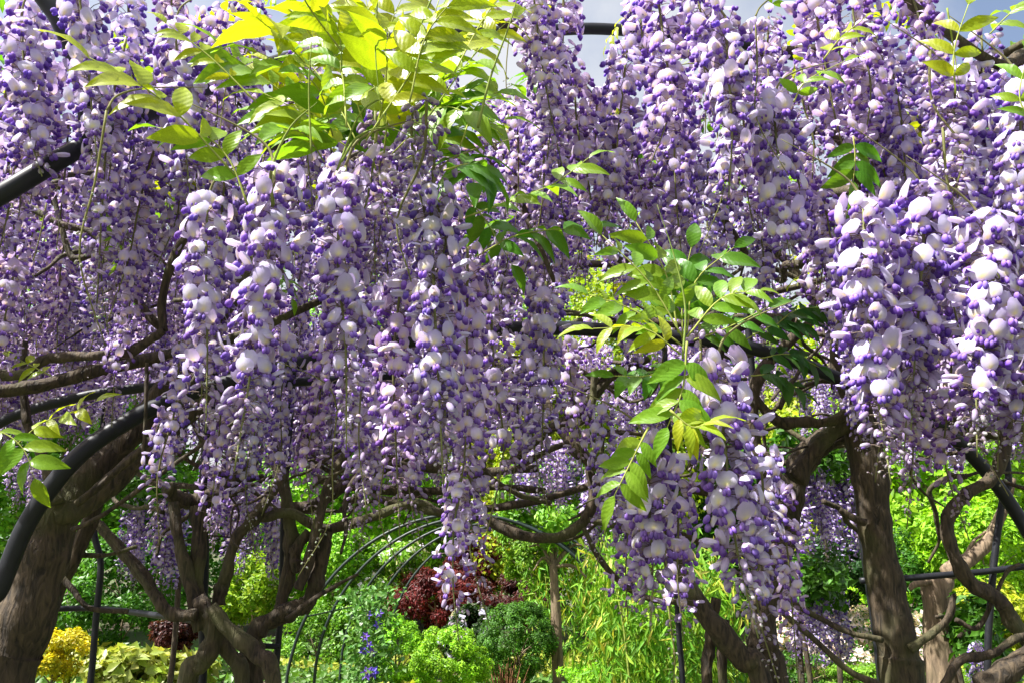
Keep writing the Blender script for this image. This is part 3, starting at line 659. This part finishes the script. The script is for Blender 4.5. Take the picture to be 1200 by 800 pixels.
stem(V1, [(32, 495), (28, 470), (27, 440)], [8, 7], 2.25, seed=16)
stem(V1, [(168, 540), (170, 500), (172, 440), (172, 425)], [5, 4], 2.2, seed=17)
# forked twin stems
stem(V2, [(219, 800), (236, 778), (250, 746), (243, 718), (232, 700)], [22, 21, 20, 18], 3.2, 'trunk', True, 20, .14, 12)
stem(V2, [(236, 735), (231, 690), (233, 631), (232, 592)], [18, 17, 16, 16], 3.25, seed=21, gn=.2)
stem(V2, [(236, 738), (219, 672), (209, 628), (203, 588)], [15, 14, 13, 13], 3.2, seed=22, gn=.2)
stem(V2, [(196, 570), (207, 583), (226, 588), (247, 582), (266, 570), (300, 540)], [14, 22, 22, 20, 12], 3.2, seed=23, gn=.25, d2=3.5)
stem(V2, [(108, 606), (145, 648), (169, 675), (189, 709), (203, 719), (230, 720)], [11, 13, 14, 14, 13], 3.15, seed=24)
stem(V2, [(118, 612), (150, 652), (176, 690)], [6, 5], 3.1, seed=25)
stem(V2, [(321, 800), (300, 766), (270, 739), (248, 710)], [19, 18, 17, 15], 3.15, 'trunk', True, 26)
stem(V2, [(284, 800), (270, 768), (250, 740), (240, 715)], [17, 15, 14], 3.25, 'trunk', True, 27)
stem(V2, [(297, 800), (296, 755), (308, 732), (338, 716), (358, 708), (368, 688), (376, 655), (384, 622)], [24, 24, 22, 20, 18, 18, 17, 14], 3.35, 'trunk', True, 28, .2)
stem(V2, [(328, 712), (338, 675), (341, 631), (338, 597), (330, 562), (318, 520)], [15, 16, 16, 15, 12], 3.4, seed=29, gn=.2)
stem(V2, [(350, 690), (358, 668), (368, 631), (378, 594), (388, 560), (420, 510)], [11, 12, 12, 11, 9], 3.3, seed=30)
stem(V2, [(350, 670), (346, 655), (349, 640), (362, 622)], [16, 14, 10], 3.38, seed=31, gn=.2)
stem(V2, [(256, 708), (259, 690), (265, 672), (277, 631), (294, 611), (311, 588), (330, 560)], [16, 15, 12, 14, 13, 10], 3.3, seed=32, gn=.2)
stem(V2, [(288, 604), (310, 606), (340, 600), (378, 618), (419, 611), (466, 594), (493, 590), (520, 601), (560, 596)], [11, 12, 12, 11, 10, 9], 3.3, seed=33, d2=3.5)
stem(V2, [(555, 600), (568, 606), (593, 621), (626, 629), (659, 627), (684, 610), (695, 580), (690, 540)], [9, 11, 12, 12, 12, 11], 3.2, seed=34)
stem(V2, [(440, 583), (478, 592), (519, 600), (574, 595), (609, 590), (642, 583), (705, 566), (780, 560)], [9, 9, 9, 8], 3.45, seed=35)
stem(V2, [(370, 560), (430, 572), (500, 575), (580, 570), (640, 575)], [12, 11, 9, 7], 3.7, seed=36)
stem(V2, [(338, 597), (370, 590), (420, 560), (470, 545), (560, 552), (630, 548)], [16, 14, 12, 9], 3.6, seed=37)
stem(V2, [(336, 725), (370, 700), (400, 682), (420, 672)], [7, 5, 3], 3.2, seed=38)
# crossed leaning trunks
stem(V3, [(893, 800), (866, 766), (832, 726), (802, 682), (782, 640), (765, 600), (750, 540)], [26, 25, 24, 22, 18, 12], 3.0, 'trunk', True, 40, .14, 12)
stem(V3, [(905, 800), (895, 766), (893, 732), (906, 665), (920, 614), (930, 570), (945, 535), (968, 514), (1005, 505)], [34, 32, 30, 30, 30, 30, 28, 26], 3.1, 'trunk', True, 41, .14, 12)
stem(V3, [(829, 800), (831, 760), (834, 735), (840, 700)], [13, 12, 11], 3.2, 'stem', True, 42)
stem(V3, [(847, 800), (846, 760), (850, 725)], [11, 10], 3.15, 'stem', True, 43)
stem(V3, [(684, 618), (703, 655), (733, 686), (765, 702), (800, 705)], [6, 7, 7, 7], 3.1, seed=44)
stem(V3, [(690, 608), (731, 617), (790, 622), (830, 640)], [7, 6], 3.15, seed=45)
stem(V3, [(885, 468), (900, 484), (918, 495), (940, 494), (970, 494), (1000, 480)], [12, 13, 13, 12], 2.9, seed=46, gn=.2)
stem(V3, [(925, 580), (895, 540), (880, 500), (890, 440), (925, 400), (960, 365), (948, 342), (925, 310), (880, 270)], [20, 18, 14, 12, 12, 9], 2.9, seed=47)
stem(V3, [(840, 420), (851, 400), (864, 383), (890, 375), (930, 372)], [14, 16, 16, 12], 2.8, seed=48)
stem(V3, [(600, 540), (636, 508), (670, 488), (697, 461), (718, 440), (760, 420)], [10, 12, 13, 12, 9], 3.0, seed=49)
stem(V3, [(640, 470), (656, 501), (680, 530), (702, 545), (760, 560), (830, 575), (910, 580)], [10, 13, 15, 13, 11], 3.1, seed=50)
stem(V3, [(697, 432), (694, 470), (685, 490), (667, 497)], [9, 9, 8], 2.95, seed=51)
stem(V3, [(690, 490), (705, 510), (705, 532)], [6, 5], 2.95, seed=52)
stem(V3, [(930, 560), (960, 520), (985, 500), (1010, 470), (1000, 420), (972, 373), (945, 343)], [24, 20, 14, 12, 10], 2.95, seed=53)
stem(V3, [(700, 385), (740, 372), (800, 380), (880, 350), (960, 330)], [8, 8, 7], 3.2, seed=54)
stem(V3, [(560, 150), (585, 178), (598, 195), (612, 240), (650, 330)], [6, 8, 9, 7], 1.9, seed=55)
# straight trunk
stem(V4, [(1057, 800), (1053, 762), (1042, 710), (1031, 650), (1024, 601), (1018, 552), (1010, 505), (1000, 440), (1010, 360)], [46, 46, 40, 36, 38, 40, 38, 26, 16], 2.95, 'trunk', True, 60, .08, 16)
stem(V4, [(919, 700), (956, 721), (994, 740), (1034, 749)], [6, 6, 7], 2.9, seed=61)
stem(V4, [(915, 716), (956, 750), (994, 785), (1030, 802)], [6, 7, 8], 2.85, seed=62)
stem(V4, [(984, 597), (998, 605), (1014, 612)], [6, 8, 10], 2.9, seed=63)
stem(V4, [(1066, 760), (1084, 748), (1110, 725), (1117, 702), (1119, 695)], [10, 9, 7, 4], 2.85, seed=64)
stem(V4, [(1015, 530), (1060, 500), (1110, 490), (1170, 510), (1230, 490)], [16, 13, 10], 3.0, seed=65)
stem(V4, [(1012, 500), (980, 430), (990, 350), (1050, 280), (1100, 200)], [16, 12, 9], 2.8, seed=66)
# curled stem
stem(V5, [(1240, 830), (1215, 765), (1189, 732), (1180, 715), (1166, 699), (1140, 684), (1121, 657), (1110, 622), (1116, 597), (1136, 575), (1159, 563), (1172, 540), (1180, 500), (1160, 440)], [18, 17, 17, 17, 16, 15, 15, 14, 14, 14, 12], 2.75, 'trunk', True, 70, .14, 12)
stem(V5, [(1106, 802), (1125, 774), (1150, 768), (1168, 763), (1192, 747), (1225, 740)], [9, 10, 9, 7], 2.6, seed=71)
stem(V5, [(1150, 806), (1178, 786), (1210, 770), (1260, 760)], [24, 26, 28], 2.5, seed=72)
stem(V5, [(1120, 725), (1145, 735), (1165, 700), (1180, 670), (1195, 660)], [5, 5, 4], 2.8, seed=73)
VINES = [V1, V2, V3, V4, V5]; VX = [-1.9, -.55, .8, 1.75, 2.6]
def owner(p):
    return VINES[int(np.argmin([abs(p.x - a * (p.y / 3.0) ** .5) for a in VX]))]
# tangled canopy branches under the roof
crng = np.random.default_rng(7)
def roof(x, y): return 2.72 + .10 * math.sin(x * 1.9 + y) + .08 * math.sin(y * 2.3 - x) + .05 * (y - 1.3)
for k in range(70):
    y = crng.uniform(1.75, 5.4); x = crng.uniform(-.75, .75) * (y + .4); a = crng.uniform(0, 6.28); L_ = crng.uniform(.5, 1.3); q = []
    for i in range(6):
        xx = x + math.cos(a) * L_ * (i / 5 - .5) + crng.normal(0, .05); yy = max(1.5, y + math.sin(a) * L_ * (i / 5 - .5) + crng.normal(0, .05))
        q.append(Vector((xx, yy, roof(xx, yy) + crng.normal(-.02, .06))))
    v = owner(q[2]); mb = MB(); r = crng.uniform(.006, .02)
    tube(mb, [tuple(p - v.location) for p in q], [r, r * .9, r * .5], 7, (.5,) * 3, 5, .15, 400 + k); obj('branch', mb.mesh('branch', BARK), v, v.location)

# thin twigs tangled below the flowers
for k in range(75):
    if k < 40: v, x, y, d = V3, crng.uniform(640, 1000), crng.uniform(350, 590), crng.uniform(2.7, 3.7)
    elif k < 60: v, x, y, d = V2, crng.uniform(190, 560), crng.uniform(520, 605), crng.uniform(3.2, 4.0)
    elif k < 68: v, x, y, d = V1, crng.uniform(20, 240), crng.uniform(230, 400), crng.uniform(2.2, 2.8)
    else: v, x, y, d = V4, crng.uniform(1040, 1180), crng.uniform(480, 560), crng.uniform(2.9, 3.6)
    a = crng.uniform(-.7, .7) + (math.pi if crng.random() < .5 else 0); pts = []
    for i in range(7):
        pts.append((x, y)); a += crng.normal(0, .45); st = crng.uniform(14, 34); x += math.cos(a) * st; y -= math.sin(a) * st * .8
    w0 = crng.uniform(3, 8.5); stem(v, pts, [w0, w0 * .8, w0 * .4], d, 'twig', seed=500 + k, seg=6, gn=.15, d2=d + crng.uniform(-.4, .4))

# ------------------------------------------------------------------ racemes
count = {v.name: 0 for v in VINES}; fcount = {v.name: 0 for v in VINES}
def hang(me, top, name='raceme', v=None, sc=1.0, tilt=.05, seed=None):
    v = v or owner(top)
    if count[v.name] >= 298:
        v = min(VINES, key=lambda q: count[q.name])
    count[v.name] += 1
    o = obj(name, me, v, top, (crng.normal(0, tilt), crng.normal(0, tilt), crng.uniform(0, 6.28)), sc)
    g = crng.uniform(.93, 1.03); o.color = (g * crng.uniform(.97, 1.04), g * crng.uniform(.93, .99), g * crng.uniform(.97, 1.02), 1)
    return o
def front_raceme(v, x0, y0, x1, y1, d, wpx, n, open_to, seed, d2=None):
    """a raceme near the camera: its flowers are objects of their own"""
    rng = np.random.default_rng(seed); a = P(x0, y0, d); b = P(x1, y1, d2 or d); ax_v = a - b; L_ = ax_v.length
    s = pxm(wpx, d) / .104; s = min(max(s, .82), 1.3)
    mb = MB(); axp = axis_pts(L_, rng, .004); tube(mb, axp, [.0028, .0022, .0012], 6, stalk_col(), 5)
    # short peduncle up to the vine
    tube(mb, [(0, 0, 0), (.008, .02, .04), (.0, .07, .07), (-.02, .15, .10)], [.0026, .002, .0007], 5, (.20, .19, .09), 4)
    o = obj('raceme', mb.mesh('raceme_stalk', STALK), v, a, ax_v.to_track_quat('Z', 'Y').to_euler()); count[v.name] += 1
    n = min(n, 300 - fcount[v.name]); fcount[v.name] += n
    for k, va, sc, an, ti, z in raceme_plan(L_, n, open_to, rng, s):
        f = bpy.data.objects.new('flower', FMESH[k][va]); C.objects.link(f); f.parent = o
        f.location = Vector(sway_at(axp, L_, z)) + Vector((math.cos(an), math.sin(an), 0)) * rng.uniform(-.004, .014) + Vector((0, 0, rng.normal(0, .005))); f.rotation_euler = (rng.normal(0, .2), ti, an + rng.normal(0, .2)); f.scale = (sc, sc, sc)
        g = rng.uniform(.92, 1.05); f.color = (g, g, g, 1)
    mb = MB()   # the crowded rest of this raceme's flowers
    for k, va, sc, an, ti, z in raceme_plan(L_, int(n * .75), open_to, rng, s * .93):
        vv, ff, cc = FVAR[k][va]; vv = rot_z(rot_y(rot_z(vv * sc, rng.normal(0, .4)), ti) + np.array((rng.uniform(-.014, .004), 0, 0)), an + 1.1) + sway_at(axp, L_, z); mb.add(vv, ff, cc * rng.uniform(.9, 1.05))
    if mb.n:
        c_ = bpy.data.objects.new('flower_mass', mb.mesh('flower_mass', PETAL)); C.objects.link(c_); c_.parent = o; c_['kind'] = 'stuff'
FR = [(V2, 322, 195, 283, 545, 1.12, 92, 100, .74, 1), (V2, 405, 195, 398, 520, 1.18, 84, 95, .74, 2), (V2, 505, 225, 520, 560, 1.2, 92, 100, .72, 3),
      (V1, 243, 235, 238, 500, 1.35, 78, 78, .80, 4), (V1, 90, -20, 118, 190, 1.45, 78, 75, .9, 5), (V1, 205, 30, 215, 235, 1.5, 80, 75, .9, 6), (V1, 25, 20, 40, 205, 1.5, 80, 70, .9, 7),
      (V3, 838, 425, 882, 742, 1.25, 96, 100, .72, 8), (V3, 760, 520, 765, 735, 1.4, 84, 75, .66, 9), (V3, 850, 20, 862, 225, 1.35, 82, 62, .92, 10), (V3, 905, 118, 925, 300, 1.4, 88, 62, .9, 11),
      (V4, 1012, 235, 1030, 560, 1.3, 96, 98, .76, 12), (V4, 1085, 225, 1075, 500, 1.35, 92, 100, .74, 13), (V4, 1155, 265, 1150, 530, 1.28, 98, 98, .74, 14),
      (V5, 1195, 90, 1195, 300, 1.35, 90, 75, .9, 15), (V5, 1120, 90, 1125, 260, 1.4, 86, 75, .9, 16), (V5, 1198, 330, 1190, 540, 1.4, 88, 75, .75, 17)]
for a in FR: front_raceme(*a)
# further near racemes, whole meshes: (x, y top, distance, length variant, scale)
NEAR = [(548, 290, 1.3, 1, .95), (575, 345, 1.5, 3, .95), (528, 300, 1.5, 4, .9), (470, 330, 1.5, 3, 1), (430, 330, 1.6, 1, 1), 
                (640, 330, 1.6, 2, 1), (665, 400, 1.9, 2, .9), (620, 380, 1.8, 3, .9), (705, 470, 1.7, 3, .8), (735, 560, 1.7, 2, .8), (790, 540, 1.6, 2, .9), (890, 520, 1.5, 3, .9), (905, 560, 1.6, 3, .8),
        (625, -10, 1.5, 6, .9), (660, -20, 1.55, 0, 1), (735, 60, 1.6, 6, 1), (700, 110, 1.7, 5, 1), (770, -10, 1.45, 5, 1), (815, -30, 1.4, 0, 1), (790, 90, 1.6, 6, 1), (745, 150, 1.8, 0, 1), (950, -20, 1.5, 6, 1),
        (995, -30, 1.45, 5, 1), (1040, 60, 1.5, 0, 1), (1060, -30, 1.5, 6, 1), (1150, 40, 1.6, 0, 1), (1020, 120, 1.6, 0, 1), (965, 230, 1.7, 5, .9), (1055, 260, 1.5, 6, 1), (1120, 270, 1.5, 1, 1), (1185, 220, 1.5, 5, 1),
        (1045, 330, 1.6, 1, 1), (1110, 360, 1.7, 1, 1), (1000, 300, 1.6, 3, 1), (1180, 380, 1.7, 3, 1), (870, 90, 1.7, 0, 1), (830, 190, 1.9, 0, 1), (880, 230, 2, 3, 1), (150, -10, 1.6, 0, 1), (60, 70, 1.7, 5, 1), (10, 90, 1.8, 0, 1),
        (250, 20, 1.7, 5, 1), (175, 110, 1.8, 2, 1), (210, 400, 1.9, 3, 1), (260, 470, 2.0, 2, .9), (300, 430, 2.0, 3, .9), (340, 400, 2.1, 1, .9), (540, 560, 1.3, 7, .75),
        (550, 480, 1.6, 3, .9), (600, 430, 1.9, 7, .9), (490, 420, 1.8, 3, .9), (420, 420, 1.9, 3, .9), (380, 400, 2, 1, .9), (450, 460, 2.1, 3, .9)]
for x, y, d, k, s in NEAR: hang(RV[k], P(x, y, d), sc=s * crng.uniform(.95, 1.05))
for x, y, d, k in ((500, 120, 1.15, 0), (485, 110, 1.2, 1), (515, 150, 1.2, 0), (440, 130, 1.3, 1), (1090, 60, 1.3, 0), (1105, 150, 1.3, 0), (940, 80, 1.5, 1), (820, 380, 1.3, 1), (400, 210, 1.5, 1)): hang(BUDR[k], P(x, y, d), 'bud_raceme')
for x, y, d, k in ((125, 130, 1.05, 0), (840, 100, 1.4, 0), (885, 20, 1.35, 0), (1118, 360, 1.42, 0), (550, 470, 1.62, 0), (395, 480, 1.7, 0), (450, 480, 1.7, 0), (780, 640, 1.6, 0)):
    hang(SPENT[k], P(x, y, d), 'spent_stalk', tilt=.03)
# the roof of flowers
BX = [-200, 0, 120, 200, 300, 400, 500, 560, 600, 660, 720, 800, 850, 900, 960, 1010, 1100, 1200, 1400]
BY = [560, 545, 500, 545, 590, 590, 585, 545, 500, 490, 520, 560, 500, 470, 520, 545, 560, 560, 570]
TOT = 0
spots = []
for yi in np.arange(1.6, 5.9, .142):
    for xi in np.arange(-.85 * yi - .4, .85 * yi + .4, .142): spots.append((xi + crng.normal(0, .04), yi + crng.normal(0, .04), 0))
for yi in np.arange(1.75, 3.3, .19):
    for xi in np.arange(-.85 * yi - .3, .85 * yi + .3, .19): spots.append((xi + crng.normal(0, .05), yi + crng.normal(0, .05), .34))
crng.shuffle(spots)
for x, y, lift in spots:
    if TOT > 1180: break
    z = roof(x, y) + lift + crng.normal(-.05, .09); top = Vector((x, y, z)); k = int(crng.integers(0, 8)); L_ = RL[k]
    px, py = pix(top); bx, by = pix((x, y, z - L_))
    if px < -180 or px > 1380 or by < -40: continue
    lim = np.interp(px, BX, BY)
    s = 1.0
    if by > lim:
        s = max(.5, 1 - (by - lim) / max(by - py, 1))
        if by - (by - py) * (1 - s) > lim + 30: continue
    if 300 < px < 590 and by < 230 and y < 2.4: continue           # the open top with fresh leaves
    if 560 < px < 700 and by > 420 and crng.random() < .55: continue  # gap with bare branches
    if 660 < px < 985 and by > 365 and crng.random() < (.88 if y < 3.7 else .45): continue
    if crng.random() < .06: hang(SPENT[int(crng.integers(0, 2))], top, 'spent_stalk')
    else: hang(RV[k], top, sc=s * crng.uniform(.9, 1.12))
    TOT += 1
print('RACEMES', count, fcount, TOT)
# lower curtains at the far side of the pergola
for px, y0, y1, wpx, d, n in ((262, 545, 650, 60, 5.2, 9), (305, 575, 680, 46, 5.4, 7), (640, 520, 600, 80, 5.2, 9), (712, 560, 648, 60, 5.0, 8), (1085, 505, 560, 80, 4.8, 8), (330, 470, 570, 140, 4.6, 24), (460, 480, 585, 140, 4.4, 24), (250, 440, 550, 130, 3.8, 14), (380, 430, 560, 130, 3.9, 18), (510, 420, 560, 110, 3.9, 14), (990, 430, 540, 110, 4.2, 10), (1130, 440, 545, 130, 4.0, 16), (60, 400, 530, 160, 3.9, 18), (60, 540, 610, 110, 4.4, 12), (770, 470, 560, 110, 4.6, 10)):
    for i in range(n):
        k = int(crng.integers(0, 8)); q = P(px + crng.uniform(-.5, .5) * wpx, y0 + crng.uniform(-10, 12), d + crng.uniform(-.25, .25))
        hang(RV[k], q, sc=min(1.4, pxm(y1 - y0, d) * crng.uniform(.75, 1.05) / RL[k]), tilt=.03)
# far wisterias beyond the pergola
def far_wisteria(px, y0, y1, wpx, d, n, seed, label):
    c = P(px, y1, d); rng = np.random.default_rng(seed); e = empty('far_wisteria', (c.x, c.y + .25, 0), label, 'wisteria', 'hanging wisterias beyond the pergola')
    t0 = P(px, y0, d); mb = MB()
    tube(mb, [(0, 0, -.05), (.05, .03, t0.z * .5), (-.04, 0, t0.z + .05), (-.2, -.2, t0.z + .12)], [.025, .02, .018, .012], 8, (.5,) * 3, 6, .15, seed); obj('trunk', mb.mesh('trunk', BARK), e, e.location)
    tube_ = MB(); tube(tube_, [tuple(P(px - wpx * .6, y0, d) - e.location), tuple(P(px, y0 - 4, d) - e.location + Vector((0, .1, 0))), tuple(P(px + wpx * .6, y0, d) - e.location)], [.015, .02, .012], 7, (.5,) * 3, 6, .15, seed); obj('branch', tube_.mesh('branch', BARK), e, e.location)
    for i in range(n):
        k = int(rng.integers(0, 8)); q = P(px + rng.uniform(-.5, .5) * wpx, y0 + rng.uniform(0, 12), d + rng.uniform(-.25, .25)); L_ = pxm(y1 - y0, d) * rng.uniform(.7, 1.05)
        o = obj('raceme', RV[k], e, q, (rng.normal(0, .03), rng.normal(0, .03), rng.uniform(0, 6.28)), min(1.5, L_ / RL[k])); g = rng.uniform(.9, 1.02); o.color = (g * .95, g * .92, g, 1)
    m = crown_mesh('far_leaves', (pxm(wpx * .7, d), .35, .22), 900, .08, GREENS['mid'], seed, 16, .3, .4); obj('foliage', m, e, P(px, y0 - 8, d))
far_wisteria(183, 575, 690, 62, 5.6, 11, 1, 'dense violet far wisteria curtain between thick trunk and twin stems')
#far_wisteria(262, 560, 650, 50, 6.4, 8, 2, 'far wisteria curtain directly behind the twin stems')
#far_wisteria(305, 590, 680, 40, 6.6, 6, 3, 'narrow far wisteria curtain right of the twin stems')
far_wisteria(935, 540, 650, 60, 6.0, 10, 4, 'far wisteria curtain touching the crossed trunks')
far_wisteria(982, 550, 665, 55, 6.6, 9, 5, 'far wisteria curtain beside the straight upright trunk')
#far_wisteria(645, 535, 600, 70, 6.2, 9, 6, 'short far wisteria curtain above the slim pale trunk')
#far_wisteria(710, 570, 650, 60, 5.4, 8, 7, 'far wisteria curtain above the bamboo leaves')
far_wisteria(955, 690, 770, 60, 6.2, 9, 8, 'low weeping far wisteria before the white blossom mound')
far_wisteria(1148, 745, 800, 40, 5.6, 7, 9, 'low bluish far wisteria under the curling stem')
#far_wisteria(1090, 520, 560, 70, 5.2, 8, 10, 'short far wisteria curtain right of the straight trunk')

# ------------------------------------------------------------------ leaves
def lf(v, pts, pairs, spx, tone, d, d2=None, **kw):
    d2 = d if d2 is None else d2; n = len(pts)
    return leaf(v, [P(x, y, d + (d2 - d) * i / (n - 1)) for i, (x, y) in enumerate(pts)], pairs, pxm(spx, d), tone, **kw)
lf(V1, [(275, 205), (215, 140), (165, 100), (105, 68)], 5, 70, 'yellow', 1.0, .92)
lf(V1, [(300, 120), (255, 75), (225, 50), (195, 28)], 5, 40, 'yellow', 1.15)
lf(V1, [(290, 240), (270, 190), (240, 160), (185, 150)], 4, 52, 'lime', 1.0)
lf(V1, [(20, 520), (50, 495), (80, 485), (112, 470)], 4, 36, 'yellow', 1.75)
lf(V1, [(-20, 500), (10, 510), (30, 530), (40, 560)], 4, 42, 'lime', 1.7)
lf(V1, [(60, 440), (40, 430), (20, 420)], 3, 24, 'yellow', 1.9)
grng = np.random.default_rng(31)
TOPL = [((420, 170), (350, 60), 'lime'), ((430, 160), (380, 20), 'yellow'), ((440, 170), (440, 10), 'yellow'), ((450, 180), (500, 40), 'yellow'), ((460, 180), (560, 90), 'lime'), ((400, 190), (310, 110), 'yellow'),
        ((470, 190), (590, 140), 'lime'), ((380, 190), (330, 150), 'lime'), ((430, 120), (340, 0), 'yellow'), ((480, 120), (540, -10), 'yellow'), ((500, 140), (600, 20), 'yellow'), ((410, 110), (420, -30), 'yellow'),
        ((520, 200), (580, 210), 'green'), ((390, 160), (300, 60), 'lime'), ((450, 110), (480, -20), 'yellow'), ((500, 180), (545, 110), 'green'), ((380, 100), (300, 20), 'yellow'), ((440, 200), (390, 130), 'green'), ((470, 150), (530, 60), 'lime'), ((530, 90), (600, -20), 'yellow'),
        ((360, 90), (420, 40), 'lime'), ((400, 60), (350, -30), 'yellow'), ((540, 170), (600, 100), 'lime')]
TOPL += [((a[0] + grng.normal(0, 35), a[1] - 25 + grng.normal(0, 15)), (b[0] + grng.normal(0, 35), b[1] + grng.normal(0, 25)), t) for a, b, t in TOPL[:14]]
for (a, b, tone) in TOPL:
    d = grng.uniform(1.05, 1.5); m = ((a[0] + b[0]) / 2 + grng.normal(0, 10), (a[1] + b[1]) / 2 - 12)
    lf(V1 if b[0] < 350 else V2 if b[0] < 530 else V3 if grng.random() < .3 else V2, [a, m, b], 4 + int(grng.random() < .5), 62 + grng.normal(0, 5), tone, d, d + grng.uniform(-.2, .2))
lf(V3, [(545, 255), (600, 235), (650, 215), (690, 185)], 6, 46, 'lime', 1.25)
lf(V3, [(560, 300), (600, 278), (640, 270), (690, 268)], 5, 46, 'green', 1.3)
lf(V3, [(545, 230), (570, 260), (600, 310)], 4, 44, 'green', 1.35)
for a, m, b, sz, tone, d in (((800, 395), (760, 330), (705, 275), 46, 'lime', 1.15), ((800, 405), (745, 365), (690, 345), 46, 'lime', 1.12), ((798, 415), (755, 385), (695, 385), 48, 'yellow', 1.08), ((805, 395), (845, 350), (890, 340), 46, 'lime', 1.2),
                             ((795, 390), (780, 320), (745, 260), 48, 'lime', 1.25), ((805, 390), (815, 330), (860, 290), 48, 'green', 1.3), ((800, 400), (800, 340), (810, 290), 50, 'green', 1.35), ((808, 400), (850, 385), (900, 360), 40, 'green', 1.3), ((805, 400), (800, 455), (782, 500), 54, 'lime', 1.05),
                             ((800, 425), (760, 440), (720, 440), 40, 'green', 1.2), ((760, 500), (740, 540), (720, 580), 44, 'lime', 1.1), ((785, 480), (810, 500), (830, 495), 46, 'yellow', 1.02)):
    lf(V3, [a, m, b], 5, sz, tone, d)
for a, b in (((870, 400), (950, 380)), ((890, 420), (960, 430)), ((880, 440), (940, 460)), ((900, 390), (960, 360))):
    lf(V4, [a, ((a[0] + b[0]) / 2, (a[1] + b[1]) / 2 - 10), b], 5, 36, 'deep', 1.7)
lf(V4, [(1000, 160), (1002, 185), (1000, 212)], 4, 44, 'green', 1.35, face=(0, -1, .35))
lf(V4, [(965, 70), (985, 45), (1015, 20)], 3, 38, 'yellow', 1.3)
lf(V4, [(930, 120), (945, 95), (990, 72)], 3, 38, 'lime', 1.35)
lf(V4, [(1120, 110), (1118, 60), (1135, 5)], 3, 56, 'yellow', 1.1)
lf(V5, [(1215, 150), (1195, 115), (1205, 60)], 3, 44, 'lime', 1.2)
lf(V5, [(1160, 40), (1185, 15), (1215, -5)], 3, 40, 'lime', 1.5)
# smaller leaves scattered through the canopy
for k in range(330):
    y = crng.uniform(1.6, 5.2); x = crng.uniform(-.75, .75) * y; z = roof(x, y) + crng.uniform(-.35, .25) + (.45 if k > 150 else 0); p = Vector((x, y, z)); v = owner(p)
    t = ['yellow', 'lime', 'green', 'lime'][int(crng.integers(0, 4))]
    obj('leaf', SL[t][int(crng.integers(0, 2))], v, p, (crng.normal(0, .4), crng.normal(.2, .4), crng.uniform(0, 6.28)), crng.uniform(.8, 1.2))
# green young shoots
for k, (pts, d, r) in enumerate((([(560, 150), (575, 90), (600, 20), (612, -30)], 1.1, .0024), ([(365, 180), (362, 100), (368, 20)], 1.1, .0018), ([(442, 0), (440, 60), (446, 130)], 1.1, .0018), ([(400, 190), (420, 160), (455, 150), (490, 165)], 1.12, .0022),
                                 ([(395, 200), (425, 130), (470, 112), (500, 125)], 1.15, .002), ([(505, 0), (490, 40), (475, 100)], 1.15, .0018), ([(1110, 10), (1118, 60), (1125, 110)], 1.12, .0016), ([(320, 240), (318, 200), (340, 150), (372, 120)], 1.1, .003), ([(800, 420), (803, 360), (790, 300), (770, 240)], 1.14, .002))):
    v = V2 if k != 6 and k != 8 else (V4 if k == 6 else V3); mb = MB()
    tube(mb, [tuple(P(x, y, d) - v.location) for x, y in pts], [r, r * .7, r * .15], 6, (.20, .26, .06), 8); obj('shoot', mb.mesh('shoot', STALK), v, v.location)
